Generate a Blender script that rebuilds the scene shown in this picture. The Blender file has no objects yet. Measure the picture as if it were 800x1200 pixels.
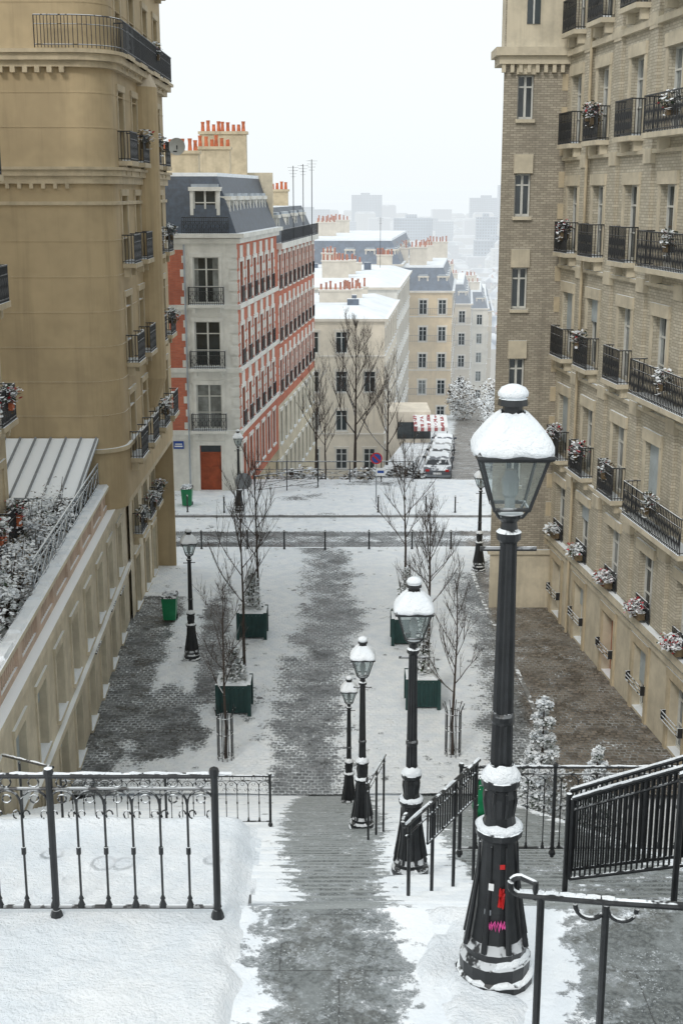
import bpy, math, random
from mathutils import Vector, noise
random.seed(7)
R=random.random
def U(a,b): return a+(b-a)*random.random()
S=bpy.context.scene
S.view_settings.view_transform='Standard'
try: S.view_settings.look='None'
except: pass
S.view_settings.exposure=0
# ---------------------------------------------------------------- camera
cd=bpy.data.cameras.new("camera"); cam=bpy.data.objects.new("camera",cd); S.collection.objects.link(cam)
cam.rotation_euler=(math.radians(76),0,0); cd.sensor_fit='VERTICAL'; cd.sensor_height=36; cd.lens=45
cd.clip_start=.05; cd.clip_end=20000; S.camera=cam
# ---------------------------------------------------------------- world
w=bpy.data.worlds.new("World"); S.world=w; w.use_nodes=True; nt=w.node_tree
bg=nt.nodes['Background']; sky=nt.nodes.new('ShaderNodeTexSky'); sky.sky_type='NISHITA'; sky.sun_disc=False
sky.sun_elevation=math.radians(38); sky.sun_rotation=math.radians(200); sky.air_density=1.5; sky.dust_density=4
hs=nt.nodes.new('ShaderNodeHueSaturation'); hs.inputs['Saturation'].default_value=.3; hs.inputs['Value'].default_value=1
nt.links.new(sky.outputs[0],hs.inputs['Color'])
mx=nt.nodes.new('ShaderNodeMix'); mx.data_type='RGBA'; mx.inputs[0].default_value=.88
nt.links.new(hs.outputs[0],mx.inputs[6]); mx.inputs[7].default_value=(10.5,11.1,11.3,1)
nt.links.new(mx.outputs[2],bg.inputs['Color']); bg.inputs['Strength'].default_value=.1
sd=bpy.data.lights.new("sun",'SUN'); sd.energy=1.15; sd.angle=math.radians(12); sd.color=(1,.96,.9)
so=bpy.data.objects.new("sun",sd); S.collection.objects.link(so); so.rotation_euler=(math.radians(48),0,math.radians(-25))
# ---------------------------------------------------------------- materials
def N(nt,t): return nt.nodes.new(t)
def mathn(nt,op,a,b=None,clamp=False):
    n=N(nt,'ShaderNodeMath'); n.operation=op; n.use_clamp=clamp
    for i,v in enumerate((a,b)):
        if v is None: continue
        if isinstance(v,(int,float)): n.inputs[i].default_value=v
        else: nt.links.new(v,n.inputs[i])
    return n.outputs[0]
def mapr(nt,v,a,b,c=0.,d=1.):
    n=N(nt,'ShaderNodeMapRange'); n.interpolation_type='SMOOTHSTEP'
    nt.links.new(v,n.inputs[0])
    for i,x in enumerate((a,b,c,d)): n.inputs[i+1].default_value=x
    return n.outputs[0]
def mixc(nt,f,a,b):
    n=N(nt,'ShaderNodeMix'); n.data_type='RGBA'
    if isinstance(f,(int,float)): n.inputs[0].default_value=f
    else: nt.links.new(f,n.inputs[0])
    for i,v in ((6,a),(7,b)):
        if isinstance(v,(tuple,list)): n.inputs[i].default_value=(v[0],v[1],v[2],1)
        else: nt.links.new(v,n.inputs[i])
    return n.outputs[2]
def noi(nt,vec,scale,detail=4,rough=.6):
    n=N(nt,'ShaderNodeTexNoise'); n.inputs['Scale'].default_value=scale; n.inputs['Detail'].default_value=detail; n.inputs['Roughness'].default_value=rough
    nt.links.new(vec,n.inputs['Vector']); return n.outputs[0]
def new(name):
    m=bpy.data.materials.new(name); m.use_nodes=True; nt=m.node_tree; p=nt.nodes['Principled BSDF']
    tc=N(nt,'ShaderNodeTexCoord'); return m,nt,p,tc.outputs['Object']
SNOW=(.86,.90,.93); AIR=(.83,.885,.92,1)  # second colour is the airlight used for painted-in haze
def mul(c,k): return tuple(min(1,x*k) for x in c)
def finish_bump(nt,p,h,strength,dist=.02):
    b=N(nt,'ShaderNodeBump'); b.inputs['Strength'].default_value=strength; b.inputs['Distance'].default_value=dist
    nt.links.new(h,b.inputs['Height']); nt.links.new(b.outputs[0],p.inputs['Normal'])
def snowfac(nt,oc,amt,sc=3.5):
    g=N(nt,'ShaderNodeNewGeometry'); sx=N(nt,'ShaderNodeSeparateXYZ'); nt.links.new(g.outputs['Normal'],sx.inputs[0])
    up=mapr(nt,sx.outputs[2],.35,.75)
    nz=mapr(nt,noi(nt,oc,sc,3),.62-amt*.55,.70-amt*.55)
    return mathn(nt,'MULTIPLY',up,nz,True)
def footprints(nt,oc,sc=1.9):
    vo=N(nt,'ShaderNodeTexVoronoi'); vo.inputs['Scale'].default_value=sc; nt.links.new(oc,vo.inputs['Vector'])
    return mathn(nt,'MULTIPLY',mapr(nt,vo.outputs['Distance'],.16,.26,1,0),mapr(nt,noi(nt,oc,.45,2),.48,.58))
def mat(name,col,rough=.75,var=.18,scale=1.2,snow=0,metal=0,haze=0,streak=True,bump=.15,course=0,spec=None,ssc=3.5):
    m,nt,p,oc=new(name)
    c1=mul(col,1-var); c2=mul(col,1+var)
    n1=noi(nt,oc,scale,4,.65)
    c=mixc(nt,mapr(nt,n1,.3,.7),c1,c2)
    if streak:
        mp=N(nt,'ShaderNodeMapping'); mp.inputs['Scale'].default_value=(2.2,2.2,.12); nt.links.new(oc,mp.inputs[0])
        st=mapr(nt,noi(nt,mp.outputs[0],1.0,3,.7),.5,.78,0,min(.8,var*2.2))
        c=mixc(nt,st,c,mul(col,.42))
    if course:
        sx=N(nt,'ShaderNodeSeparateXYZ'); nt.links.new(oc,sx.inputs[0])
        fr=mathn(nt,'FRACT',mathn(nt,'DIVIDE',sx.outputs[2],course))
        ln=mapr(nt,fr,.0,.05,1,0)
        c=mixc(nt,mathn(nt,'MULTIPLY',ln,.35),c,mul(col,.45))
    if snow:
        f=snowfac(nt,oc,snow,ssc); c=mixc(nt,f,c,SNOW)
        rr=mathn(nt,'ADD',mathn(nt,'MULTIPLY',f,.8-rough),rough); nt.links.new(rr,p.inputs['Roughness'])
    else: p.inputs['Roughness'].default_value=rough
    p.inputs['Metallic'].default_value=metal
    if spec is not None: p.inputs['Specular IOR Level'].default_value=spec
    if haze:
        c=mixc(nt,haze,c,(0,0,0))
        p.inputs['Emission Color'].default_value=AIR; p.inputs['Emission Strength'].default_value=haze*.95  # distance haze painted in: base darkened, airlight added as emission
    nt.links.new(c,p.inputs['Base Color'])
    if bump: finish_bump(nt,p,noi(nt,oc,18,2),bump)
    return m
def brick(name,c1,c2,mortar,bw=.26,bh=.09,haze=0,snow=0,ms=.012,dirt=.35):
    m,nt,p,oc=new(name)
    sx=N(nt,'ShaderNodeSeparateXYZ'); nt.links.new(oc,sx.inputs[0])
    cb=N(nt,'ShaderNodeCombineXYZ'); nt.links.new(mathn(nt,'ADD',sx.outputs[0],sx.outputs[1]),cb.inputs[0]); nt.links.new(sx.outputs[2],cb.inputs[1])
    b=N(nt,'ShaderNodeTexBrick'); nt.links.new(cb.outputs[0],b.inputs[0]); b.inputs['Scale'].default_value=1
    b.inputs['Brick Width'].default_value=bw; b.inputs['Row Height'].default_value=bh; b.inputs['Mortar Size'].default_value=ms
    b.inputs['Color1'].default_value=(*c1,1); b.inputs['Color2'].default_value=(*c2,1); b.inputs['Mortar'].default_value=(*mortar,1)
    c=mixc(nt,mapr(nt,noi(nt,oc,.6,4,.7),.35,.75,0,dirt),b.outputs[0],mul(c1,.55))
    mp=N(nt,'ShaderNodeMapping'); mp.inputs['Scale'].default_value=(2.5,2.5,.1); nt.links.new(oc,mp.inputs[0])
    c=mixc(nt,mapr(nt,noi(nt,mp.outputs[0],1.0,3,.7),.52,.78,0,.35),c,mul(c1,.4))
    if snow: c=mixc(nt,snowfac(nt,oc,snow),c,SNOW)
    if haze:
        c=mixc(nt,haze,c,(0,0,0)); p.inputs['Emission Color'].default_value=AIR; p.inputs['Emission Strength'].default_value=haze*.95  # brick dims and glows slightly to imitate haze in the air
    nt.links.new(c,p.inputs['Base Color']); p.inputs['Roughness'].default_value=.8
    finish_bump(nt,p,b.outputs[1],.3,-.01)
    return m
def ground_mat(name,kind):
    m,nt,p,oc=new(name)
    at=N(nt,'ShaderNodeAttribute'); at.attribute_name='snow'
    s=at.outputs['Fac']
    n1=noi(nt,oc,1.1,6,.72); n2=noi(nt,oc,9,4,.75)
    v=mathn(nt,'ADD',s,mathn(nt,'MULTIPLY',mathn(nt,'SUBTRACT',n1,.5),2.0))
    v=mathn(nt,'ADD',v,mathn(nt,'MULTIPLY',mathn(nt,'SUBTRACT',n2,.5),1.35))
    sx=N(nt,'ShaderNodeSeparateXYZ'); nt.links.new(oc,sx.inputs[0])
    ft=footprints(nt,oc)
    v=mathn(nt,'SUBTRACT',v,mathn(nt,'MULTIPLY',ft,.42))
    if kind=='cobble':
        wn=N(nt,'ShaderNodeTexNoise'); wn.inputs['Scale'].default_value=1.2; wn.inputs['Detail'].default_value=2; nt.links.new(oc,wn.inputs['Vector'])
        vm=N(nt,'ShaderNodeVectorMath'); vm.operation='SCALE'; nt.links.new(wn.outputs[1],vm.inputs[0]); vm.inputs['Scale'].default_value=.35
        va=N(nt,'ShaderNodeVectorMath'); va.operation='ADD'; nt.links.new(oc,va.inputs[0]); nt.links.new(vm.outputs[0],va.inputs[1])
        b=N(nt,'ShaderNodeTexBrick'); nt.links.new(va.outputs[0],b.inputs[0]); b.inputs['Scale'].default_value=1; b.inputs['Brick Width'].default_value=.21; b.inputs['Row Height'].default_value=.19
        b.inputs['Mortar Size'].default_value=.028; b.inputs['Mortar Smooth'].default_value=.4
        b.inputs['Color1'].default_value=(.0,.0,.0,1); b.inputs['Color2'].default_value=(1,1,1,1); b.inputs['Mortar'].default_value=(.4,.4,.4,1)
        brown=mapr(nt,sx.outputs[0],5.9,6.5)
        sc=N(nt,'ShaderNodeSeparateColor'); nt.links.new(b.outputs[0],sc.inputs[0])
        base=mixc(nt,sc.outputs[0],mixc(nt,brown,(.075,.084,.09),(.10,.088,.074)),mixc(nt,brown,(.19,.205,.215),(.25,.215,.18)))
        gr=b.outputs[1]
        jn=mapr(nt,noi(nt,oc,.8,3),.42,.62)
        jc=mixc(nt,jn,(.02,.02,.02),(.5,.53,.56))
        c=mixc(nt,mathn(nt,'MULTIPLY',gr,.8),base,mixc(nt,brown,jc,mixc(nt,jn,(.03,.026,.022),(.30,.30,.29))))
        v=mathn(nt,'ADD',v,mathn(nt,'MULTIPLY',gr,.22))
        f=mapr(nt,v,.42,.70); hh=mathn(nt,'MULTIPLY',gr,-1.2)
    else:
        c=mixc(nt,mapr(nt,noi(nt,oc,30,3,.7),.35,.65),(.065,.074,.076),(.165,.18,.178))
        c=mixc(nt,mapr(nt,noi(nt,oc,2.6,5,.75),.45,.66,0,.75),c,(.24,.262,.265))
        c=mixc(nt,mapr(nt,noi(nt,oc,1.1,3,.6),.5,.7,0,.4),c,(.12,.105,.08))
        fr=mathn(nt,'FRACT',mathn(nt,'DIVIDE',mathn(nt,'ADD',sx.outputs[0],mathn(nt,'MULTIPLY',mathn(nt,'FLOOR',mathn(nt,'DIVIDE',sx.outputs[1],.64)),.37)),.92)); c=mixc(nt,mapr(nt,fr,0,.018,.8,0),c,(.02,.02,.02))
        fy=mathn(nt,'FRACT',mathn(nt,'DIVIDE',sx.outputs[1],.64)); c=mixc(nt,mathn(nt,'MULTIPLY',mapr(nt,fy,0,.025,.8,0),mapr(nt,sx.outputs[1],7.75,7.8,1,0)),c,(.02,.02,.02))
        fl=mapr(nt,noi(nt,oc,55,2,.8),.58,.67,0,.8); fl=mathn(nt,'MULTIPLY',fl,mapr(nt,noi(nt,oc,3.0,3),.42,.58)); c=mixc(nt,fl,c,(.62,.66,.69))
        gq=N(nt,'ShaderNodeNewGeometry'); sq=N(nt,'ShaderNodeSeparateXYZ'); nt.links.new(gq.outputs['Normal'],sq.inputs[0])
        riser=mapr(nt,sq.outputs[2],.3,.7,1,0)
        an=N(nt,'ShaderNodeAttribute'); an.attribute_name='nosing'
        c=mixc(nt,mathn(nt,'MULTIPLY',an.outputs['Fac'],.75),c,(.30,.325,.325))  # pale highlight painted along each tread edge so the steps stand apart
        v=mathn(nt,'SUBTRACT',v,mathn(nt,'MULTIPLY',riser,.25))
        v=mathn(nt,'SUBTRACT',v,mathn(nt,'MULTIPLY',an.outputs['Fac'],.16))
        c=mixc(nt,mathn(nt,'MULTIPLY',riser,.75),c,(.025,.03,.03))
        f=mapr(nt,v,.44,.66); hh=0
    sn=mixc(nt,mapr(nt,noi(nt,oc,2,4),.3,.7),(.78,.83,.88),(.90,.93,.95))
    slush=mapr(nt,v,.26,.5,0,.5)
    c=mixc(nt,slush,c,(.45,.49,.52))
    c=mixc(nt,f,c,sn); nt.links.new(c,p.inputs['Base Color'])
    wet=mapr(nt,noi(nt,oc,1.3,3),.35,.65,.18,.5)
    rr=mathn(nt,'MAXIMUM',wet,mathn(nt,'MULTIPLY',f,.85)); nt.links.new(rr,p.inputs['Roughness'])
    h=mathn(nt,'ADD',hh,mathn(nt,'MULTIPLY',f,1.2))
    h=mathn(nt,'ADD',h,mathn(nt,'MULTIPLY',noi(nt,oc,9,5,.65),.9)); h=mathn(nt,'SUBTRACT',h,mathn(nt,'MULTIPLY',ft,1.2))
    finish_bump(nt,p,h,.7,.03)
    return m
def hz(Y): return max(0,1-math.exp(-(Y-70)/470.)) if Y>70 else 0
M={}
M['iron']=mat('iron_paint',(.018,.020,.022),.36,.25,8,snow=.34,streak=False,bump=.1,ssc=8)
M['ironfar']=mat('iron_balcony',(.02,.022,.025),.5,.2,8,snow=.4,streak=False,bump=0)
def snowmat(name,dent):
    m,nt,p,oc=new(name); c=mixc(nt,mapr(nt,noi(nt,oc,1.6,5,.7),.35,.65),(.79,.84,.885),(.90,.925,.945))
    h=mathn(nt,'ADD',noi(nt,oc,5,6,.65),mathn(nt,'MULTIPLY',noi(nt,oc,40,3,.7),.25))
    if dent:
        ft=footprints(nt,oc,2.6); h=mathn(nt,'SUBTRACT',h,mathn(nt,'MULTIPLY',ft,.9)); c=mixc(nt,mathn(nt,'MULTIPLY',ft,.25),c,(.6,.65,.7))
    nt.links.new(c,p.inputs['Base Color']); p.inputs['Roughness'].default_value=.8
    finish_bump(nt,p,h,.9 if dent else .8,.06 if dent else .05); return m
M['snow']=snowmat('snow',False); M['snowfield']=snowmat('trodden_snow',True)
M['limestone']=mat('limestone_ochre',(.45,.35,.21),.8,.15,.35,snow=.75,course=0,bump=.12)
M['limetrim']=mat('limestone_trim',(.50,.42,.29),.8,.15,1.5,snow=.8)
M['cream']=mat('cream_stone',(.59,.525,.40),.8,.14,1.2,snow=.8)
M['pink']=mat('pinkish_render',(.56,.43,.34),.8,.15,1.2,snow=.95)
M['tanbrick']=brick('cream_brick',(.48,.43,.33),(.63,.58,.47),(.36,.32,.25),.26,.095,ms=.012)
M['tanbrick2']=brick('grey_tan_brick',(.33,.295,.235),(.49,.44,.35),(.24,.21,.165),.25,.085,ms=.011)
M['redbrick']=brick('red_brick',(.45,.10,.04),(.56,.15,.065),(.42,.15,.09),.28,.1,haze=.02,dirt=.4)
M['white']=mat('white_stone',(.68,.67,.62),.8,.12,1.0,snow=.8,haze=.01)
M['slate']=mat('slate_roof',(.035,.052,.078),.5,.3,3,snow=.44,haze=.02,course=.35)
M['zinc']=mat('zinc_roof',(.34,.38,.42),.5,.15,1.0,snow=.9)
M['terracotta']=mat('terracotta',(.50,.14,.06),.8,.25,3,streak=False,snow=.3)
M['glass']=mat('window_glass',(.03,.04,.045),.08,.5,.4,streak=False,bump=0,spec=.7)
M['curtain']=mat('curtained_window',(.24,.26,.26),.15,.4,1.2,streak=True,bump=0,spec=.7)
M['frame']=mat('window_frame_paint',(.62,.62,.58),.6,.1,2,streak=False,bump=0)
M['shutter']=mat('blue_grey_shutter',(.40,.45,.47),.6,.12,2,course=.09,bump=0)
M['green']=mat('planter_green_paint',(.010,.045,.042),.45,.2,4,snow=.75,streak=False)
M['bingreen']=mat('bin_green_plastic',(.01,.20,.08),.4,.15,4,snow=.8,streak=False)
M['bark']=mat('bark',(.055,.042,.035),.9,.3,6,snow=.35,streak=False,bump=0)
M['leaf']=mat('evergreen_leaf',(.035,.06,.03),.7,.4,4,snow=.45,streak=False,bump=0)
M['leafb']=mat('winter_shrub_leaf',(.12,.085,.045),.7,.4,4,snow=.5,streak=False,bump=0)
M['redfl']=mat('red_flower',(.42,.03,.04),.7,.3,4,streak=False,bump=0,snow=.2)
M['door']=mat('door_red_brown',(.33,.07,.025),.5,.2,3)
M['blue']=mat('blue_enamel',(.02,.07,.30),.35,.05,3,streak=False,bump=0)
M['signred']=mat('sign_red',(.50,.02,.02),.4,.05,3,streak=False,bump=0)
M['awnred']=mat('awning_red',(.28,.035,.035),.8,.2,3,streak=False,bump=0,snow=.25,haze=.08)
M['signwhite']=mat('sign_white',(.75,.76,.76),.4,.05,3,streak=False,bump=0)
M['signback']=mat('sign_grey',(.22,.24,.26),.4,.1,3,streak=False,bump=0)
M['pinkst']=mat('pink_sticker',(.75,.12,.40),.5,.3,30,streak=False,bump=0)
M['kerb']=mat('granite_kerb',(.25,.25,.25),.7,.2,3,snow=.5,streak=False)
M['kerbwet']=mat('wet_granite_kerb',(.20,.20,.195),.4,.25,3,snow=.22,streak=False)
M['tyre']=mat('tyre',(.02,.02,.02),.8,.1,3,streak=False,bump=0)
M['carglass']=mat('car_glass',(.03,.035,.04),.1,.1,3,streak=False,bump=0,snow=.15)
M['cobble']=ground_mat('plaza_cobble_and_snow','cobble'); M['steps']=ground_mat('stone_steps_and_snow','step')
m=bpy.data.materials.new('lantern_glass'); m.use_nodes=True; nt=m.node_tree; nt.nodes.remove(nt.nodes['Principled BSDF'])
tr=N(nt,'ShaderNodeBsdfTransparent'); tr.inputs[0].default_value=(.83,.87,.87,1); gl=N(nt,'ShaderNodeBsdfGlossy'); gl.inputs['Roughness'].default_value=.12
gl.inputs[0].default_value=(.8,.85,.85,1); df=N(nt,'ShaderNodeBsdfDiffuse'); df.inputs[0].default_value=(.6,.66,.66,1)
a1=N(nt,'ShaderNodeMixShader'); a1.inputs[0].default_value=.5; nt.links.new(gl.outputs[0],a1.inputs[1]); nt.links.new(df.outputs[0],a1.inputs[2])
ms=N(nt,'ShaderNodeMixShader'); ms.inputs[0].default_value=.22; nt.links.new(tr.outputs[0],ms.inputs[1]); nt.links.new(a1.outputs[0],ms.inputs[2])
nt.links.new(ms.outputs[0],nt.nodes['Material Output'].inputs[0]); M['lglass']=m
# ---------------------------------------------------------------- mesh assembly
class A:
    def __init__(s,name,loc=(0,0,0),single=False):
        s.name=name; s.loc=loc; s.parts={}
    def mb(s,part,m):
        if isinstance(m,str): m=M[m]
        k=part
        if k not in s.parts: s.parts[k]=([],[],m)
        return s.parts[k]
    def done(s,rot=0,scale=1,smooth=()):
        e=bpy.data.objects.new(s.name,None); S.collection.objects.link(e); e.empty_display_size=.3
        e.location=s.loc; e.rotation_euler=(0,0,rot); e.scale=(scale,)*3; s.obj=e
        for k,(v,f,m) in s.parts.items():
            if not v: continue
            me=bpy.data.meshes.new(k); me.from_pydata(v,[],f); me.materials.append(m); me.update()
            if k in smooth:
                for q in me.polygons: q.use_smooth=True
            o=bpy.data.objects.new(k,me); S.collection.objects.link(o); o.parent=e
        return e
def dup(e,loc,rot=0,scale=None):
    n=bpy.data.objects.new(e.name.split('.')[0],None); S.collection.objects.link(n); n.location=loc; n.rotation_euler=(0,0,rot)
    n.scale=e.scale if scale is None else (scale,)*3
    for c in e.children:
        o=bpy.data.objects.new(c.name.split('.')[0],c.data); S.collection.objects.link(o); o.parent=n
    return n
def hexa(mb,p):
    v,f,_=mb; b=len(v); v.extend(p)
    for q in ((0,3,2,1),(4,5,6,7),(0,1,5,4),(1,2,6,5),(2,3,7,6),(3,0,4,7)): f.append(tuple(b+i for i in q))
def box(mb,x0,x1,y0,y1,z0,z1):
    hexa(mb,[(x0,y0,z0),(x1,y0,z0),(x1,y1,z0),(x0,y1,z0),(x0,y0,z1),(x1,y0,z1),(x1,y1,z1),(x0,y1,z1)])
def quad(mb,*p):
    v,f,_=mb; b=len(v); v.extend(p); f.append(tuple(range(b,b+len(p))))
class F:
    def __init__(s,o,a,side=1):
        l=math.hypot(*a); s.o=o; s.a=(a[0]/l,a[1]/l); s.n=(s.a[1]*side,-s.a[0]*side)
    def P(s,u,n,z): return (s.o[0]+s.a[0]*u+s.n[0]*n, s.o[1]+s.a[1]*u+s.n[1]*n, z)
def ob(mb,f,u0,u1,n0,n1,z0,z1):
    P=f.P; hexa(mb,[P(u0,n0,z0),P(u1,n0,z0),P(u1,n1,z0),P(u0,n1,z0),P(u0,n0,z1),P(u1,n0,z1),P(u1,n1,z1),P(u0,n1,z1)])
def tube(mb,pts,r,n=6,r1=None):
    v,f,_=mb; pts=[Vector(p) for p in pts]; b0=len(v); k=len(pts)
    for i,p in enumerate(pts):
        d=(pts[min(i+1,k-1)]-pts[max(i-1,0)]).normalized()
        ref=Vector((0,0,1)) if abs(d.z)<.9 else Vector((1,0,0))
        a=d.cross(ref).normalized(); b=d.cross(a)
        rr=r if r1 is None else r+(r1-r)*i/(k-1)
        for j in range(n):
            t=2*math.pi*j/n; v.append(tuple(p+a*math.cos(t)*rr+b*math.sin(t)*rr))
    for i in range(k-1):
        for j in range(n):
            f.append((b0+i*n+j,b0+i*n+(j+1)%n,b0+(i+1)*n+(j+1)%n,b0+(i+1)*n+j))
    f.append(tuple(b0+j for j in range(n))); f.append(tuple(b0+(k-1)*n+j for j in range(n)))
def lathe(mb,prof,n=16,c=(0,0,0),rot=0):
    v,f,_=mb; b0=len(v)
    for r,z in prof:
        for j in range(n):
            t=2*math.pi*j/n+rot; v.append((c[0]+r*math.cos(t),c[1]+r*math.sin(t),c[2]+z))
    for i in range(len(prof)-1):
        for j in range(n):
            f.append((b0+i*n+j,b0+i*n+(j+1)%n,b0+(i+1)*n+(j+1)%n,b0+(i+1)*n+j))
    f.append(tuple(b0+j for j in range(n))); f.append(tuple(b0+(len(prof)-1)*n+j for j in range(n)))
def blobs(mb,c,rx,ry,rz,n,size,upf=0):
    v,f,_=mb
    for i in range(n):
        while 1:
            x,y,z=U(-1,1),U(-1,1),U(-1,1)
            q=x*x+y*y+z*z
            if q<1 and (q>.25 or R()<.3): break
        k=1+.35*noise.noise(Vector((x*2+c[0],y*2+c[1],z*2)))
        p=Vector((c[0]+x*rx*k,c[1]+y*ry*k,c[2]+z*rz*k))
        a=Vector((U(-1,1),U(-1,1),U(-.4,.4)+0)).normalized(); b=a.cross(Vector((U(-.6,.6),U(-.6,.6),1))).normalized()
        s=size*U(.5,1.2); b0=len(v)
        v.extend([tuple(p+a*s),tuple(p+b*s*.6),tuple(p-a*s),tuple(p-b*s*.6)]); f.append((b0,b0+1,b0+2,b0+3))
# ---------------------------------------------------------------- facade toolkit
def rail(Ao,f,u0,u1,n,z0,h,sp=.12,t=.014,part='balcony_railing',m='ironfar',orn=True):
    mb=Ao.mb(part,m)
    ob(mb,f,u0,u1,n-.02,n+.02,z0+h-.04,z0+h); ob(mb,f,u0,u1,n-t,n+t,z0+.06,z0+.09)
    if orn: ob(mb,f,u0,u1,n-t,n+t,z0+h*.72,z0+h*.72+.025)
    k=max(1,int((u1-u0)/sp))
    for i in range(k+1):
        u=u0+(u1-u0)*i/k; ob(mb,f,u-t*.8,u+t*.8,n-t*.7,n+t*.7,z0+.0,z0+h-.04)
    if orn:
        for i in range(0,k,2):
            ua=u0+(u1-u0)*i/k; ub=u0+(u1-u0)*min(k,i+2)/k; 
            P=f.P; za=z0+.15; zb=z0+h*.7
            for (a,b) in ((ua,ub),(ub,ua)):
                hexa(mb,[P(a-.012,n-.008,za),P(a+.012,n-.008,za),P(a+.012,n+.008,za),P(a-.012,n+.008,za),P(b-.012,n-.008,zb),P(b+.012,n-.008,zb),P(b+.012,n+.008,zb),P(b-.012,n+.008,zb)])
def balcony(Ao,f,uc,wd,z,dep=.5,h=1.0,slabm='cream',sp=.12,flowers=0,orn=True):
    ob(Ao.mb('balcony_slabs',slabm),f,uc-wd/2,uc+wd/2,-.03,dep+.05,z-.16,z)
    for s in (-1,1): ob(Ao.mb('balcony_brackets',slabm),f,uc+s*wd*.36-.09,uc+s*wd*.36+.09,-.03,dep*.6,z-.48,z-.162)
    rail(Ao,f,uc-wd/2+.02,uc+wd/2-.02,dep,z,h,sp,orn=orn)
    if R()<.8: # irregular snow left lying on the slab edge
        a_=uc-wd/2+.05+U(0,.3)*wd; ob(Ao.mb('balcony_snow','snow'),f,a_,min(uc+wd/2-.05,a_+wd*U(.3,.8)),.02,dep-.03,z+.002,z+U(.03,.09))
    mb=Ao.mb('balcony_railing','ironfar')
    for s in (-1,1):
        ue=uc+s*(wd/2-.02)
        k=max(2,int(dep/sp))
        ob(mb,f,ue-.015,ue+.015,0,dep,z+h-.04,z+h-.002); ob(mb,f,ue-.012,ue+.012,0,dep,z+.06,z+.085)
        for i in range(k): ob(mb,f,ue-.01,ue+.01,dep*i/k-.01,dep*i/k+.01,z,z+h-.04)
    if flowers:
        for _ in range(2 if flowers>1 else 1):
            P=f.P(uc+U(-.4,.4),dep*.9,z+h*U(.75,.95)); sx_=U(.25,.4)
            blobs(Ao.mb('balcony_plants','leaf'),P,sx_,sx_,.3,80,.09); blobs(Ao.mb('balcony_twigs','leafb'),(P[0],P[1],P[2]-.15),sx_,sx_,.45,45,.09); blobs(Ao.mb('balcony_flowers','redfl'),P,sx_+.05,sx_+.05,.3,30 if flowers>1 else 10,.07)
            blobs(Ao.mb('balcony_plant_snow','snow'),(P[0],P[1],P[2]+.15),sx_*.8,sx_*.8,.15,11,.08)
            box(Ao.mb('flower_pots','leafb' if R()<.5 else 'terracotta'),P[0]-.16,P[0]+.16,P[1]-.10,P[1]+.10,P[2]-.42,P[2]-.2)
def window(Ao,f,uc,z,ww,h,r=.28,det=2,sur=None,kind=None,fm='frame'):
    u0,u1=uc-ww/2,uc+ww/2; fr=Ao.mb('window_frames',fm)
    kind=kind or random.choice(['glass','glass','curtain','glass','curtain','shutter'] if det>1 else ['glass','glass','curtain'])
    if kind=='shutter':
        k=U(.3,.95) ; ob(Ao.mb('window_glass','glass'),f,u0-.01,u1+.01,-r-.05,-r,z,z+h)
        ob(Ao.mb('shutters','shutter'),f,u0+.005,u1-.005,-r+.09,-r+.13,z+h*(1-k),z+h-.003)
    elif kind=='door': ob(Ao.mb('door','door'),f,u0-.01,u1+.01,-r-.05,-r+.02,z,z+h)
    else: ob(Ao.mb('window_glass' if kind=='glass' else 'window_curtained',kind),f,u0-.01,u1+.01,-r-.05,-r,z,z+h)
    if kind=='glass' and det>1 and R()<.6:
        for a_,b_ in ((u0+.06,u0+ww*U(.15,.28)),(u1-ww*U(.15,.28),u1-.06)): ob(Ao.mb('curtains','curtain'),f,a_,b_,-r,-r+.01,z+.08,z+h-.06)
    if kind=='door':
        for k_ in range(3):
            for s_ in (-1,1): ob(Ao.mb('door_panels','door'),f,uc+s_*ww*.24-ww*.17,uc+s_*ww*.24+ww*.17,-r+.02,-r+.05,z+.15+k_*h*.27,z+.05+(k_+1)*h*.27-.1)
        ob(Ao.mb('window_glass','glass'),f,u0+.05,u1-.05,-r+.02,-r+.04,z+h*.84,z+h-.06)
    if kind!='door':
        t=.06
        ob(fr,f,u0,u0+t,-r,-r+.07,z,z+h); ob(fr,f,u1-t,u1,-r,-r+.07,z,z+h)
        ob(fr,f,u0+t,u1-t,-r,-r+.068,z+h-t,z+h-.001); ob(fr,f,u0+t,u1-t,-r,-r+.068,z+.001,z+t*1.6)
        if det>0:
            ob(fr,f,uc-.045,uc+.045,-r,-r+.085,z+t,z+h-t)
            ob(fr,f,u0+t,u1-t,-r,-r+.06,z+h*.72,z+h*.72+.06)
        if det>1: ob(fr,f,u0+t,u1-t,-r,-r+.055,z+h*.36,z+h*.36+.045)
    if sur:
        sm_=Ao.mb('window_surrounds',sur)
        ob(sm_,f,u0-.14,u1+.14,-.02,.10,z-.13,z-.004)
        ob(sm_,f,u0-.16,u0-.003,-.02,.04,z,z+h+.0); ob(sm_,f,u1+.003,u1+.16,-.02,.04,z,z+h)
        ob(sm_,f,u0-.2,u1+.2,-.02,.07,z+h+.003,z+h+.22)
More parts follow.
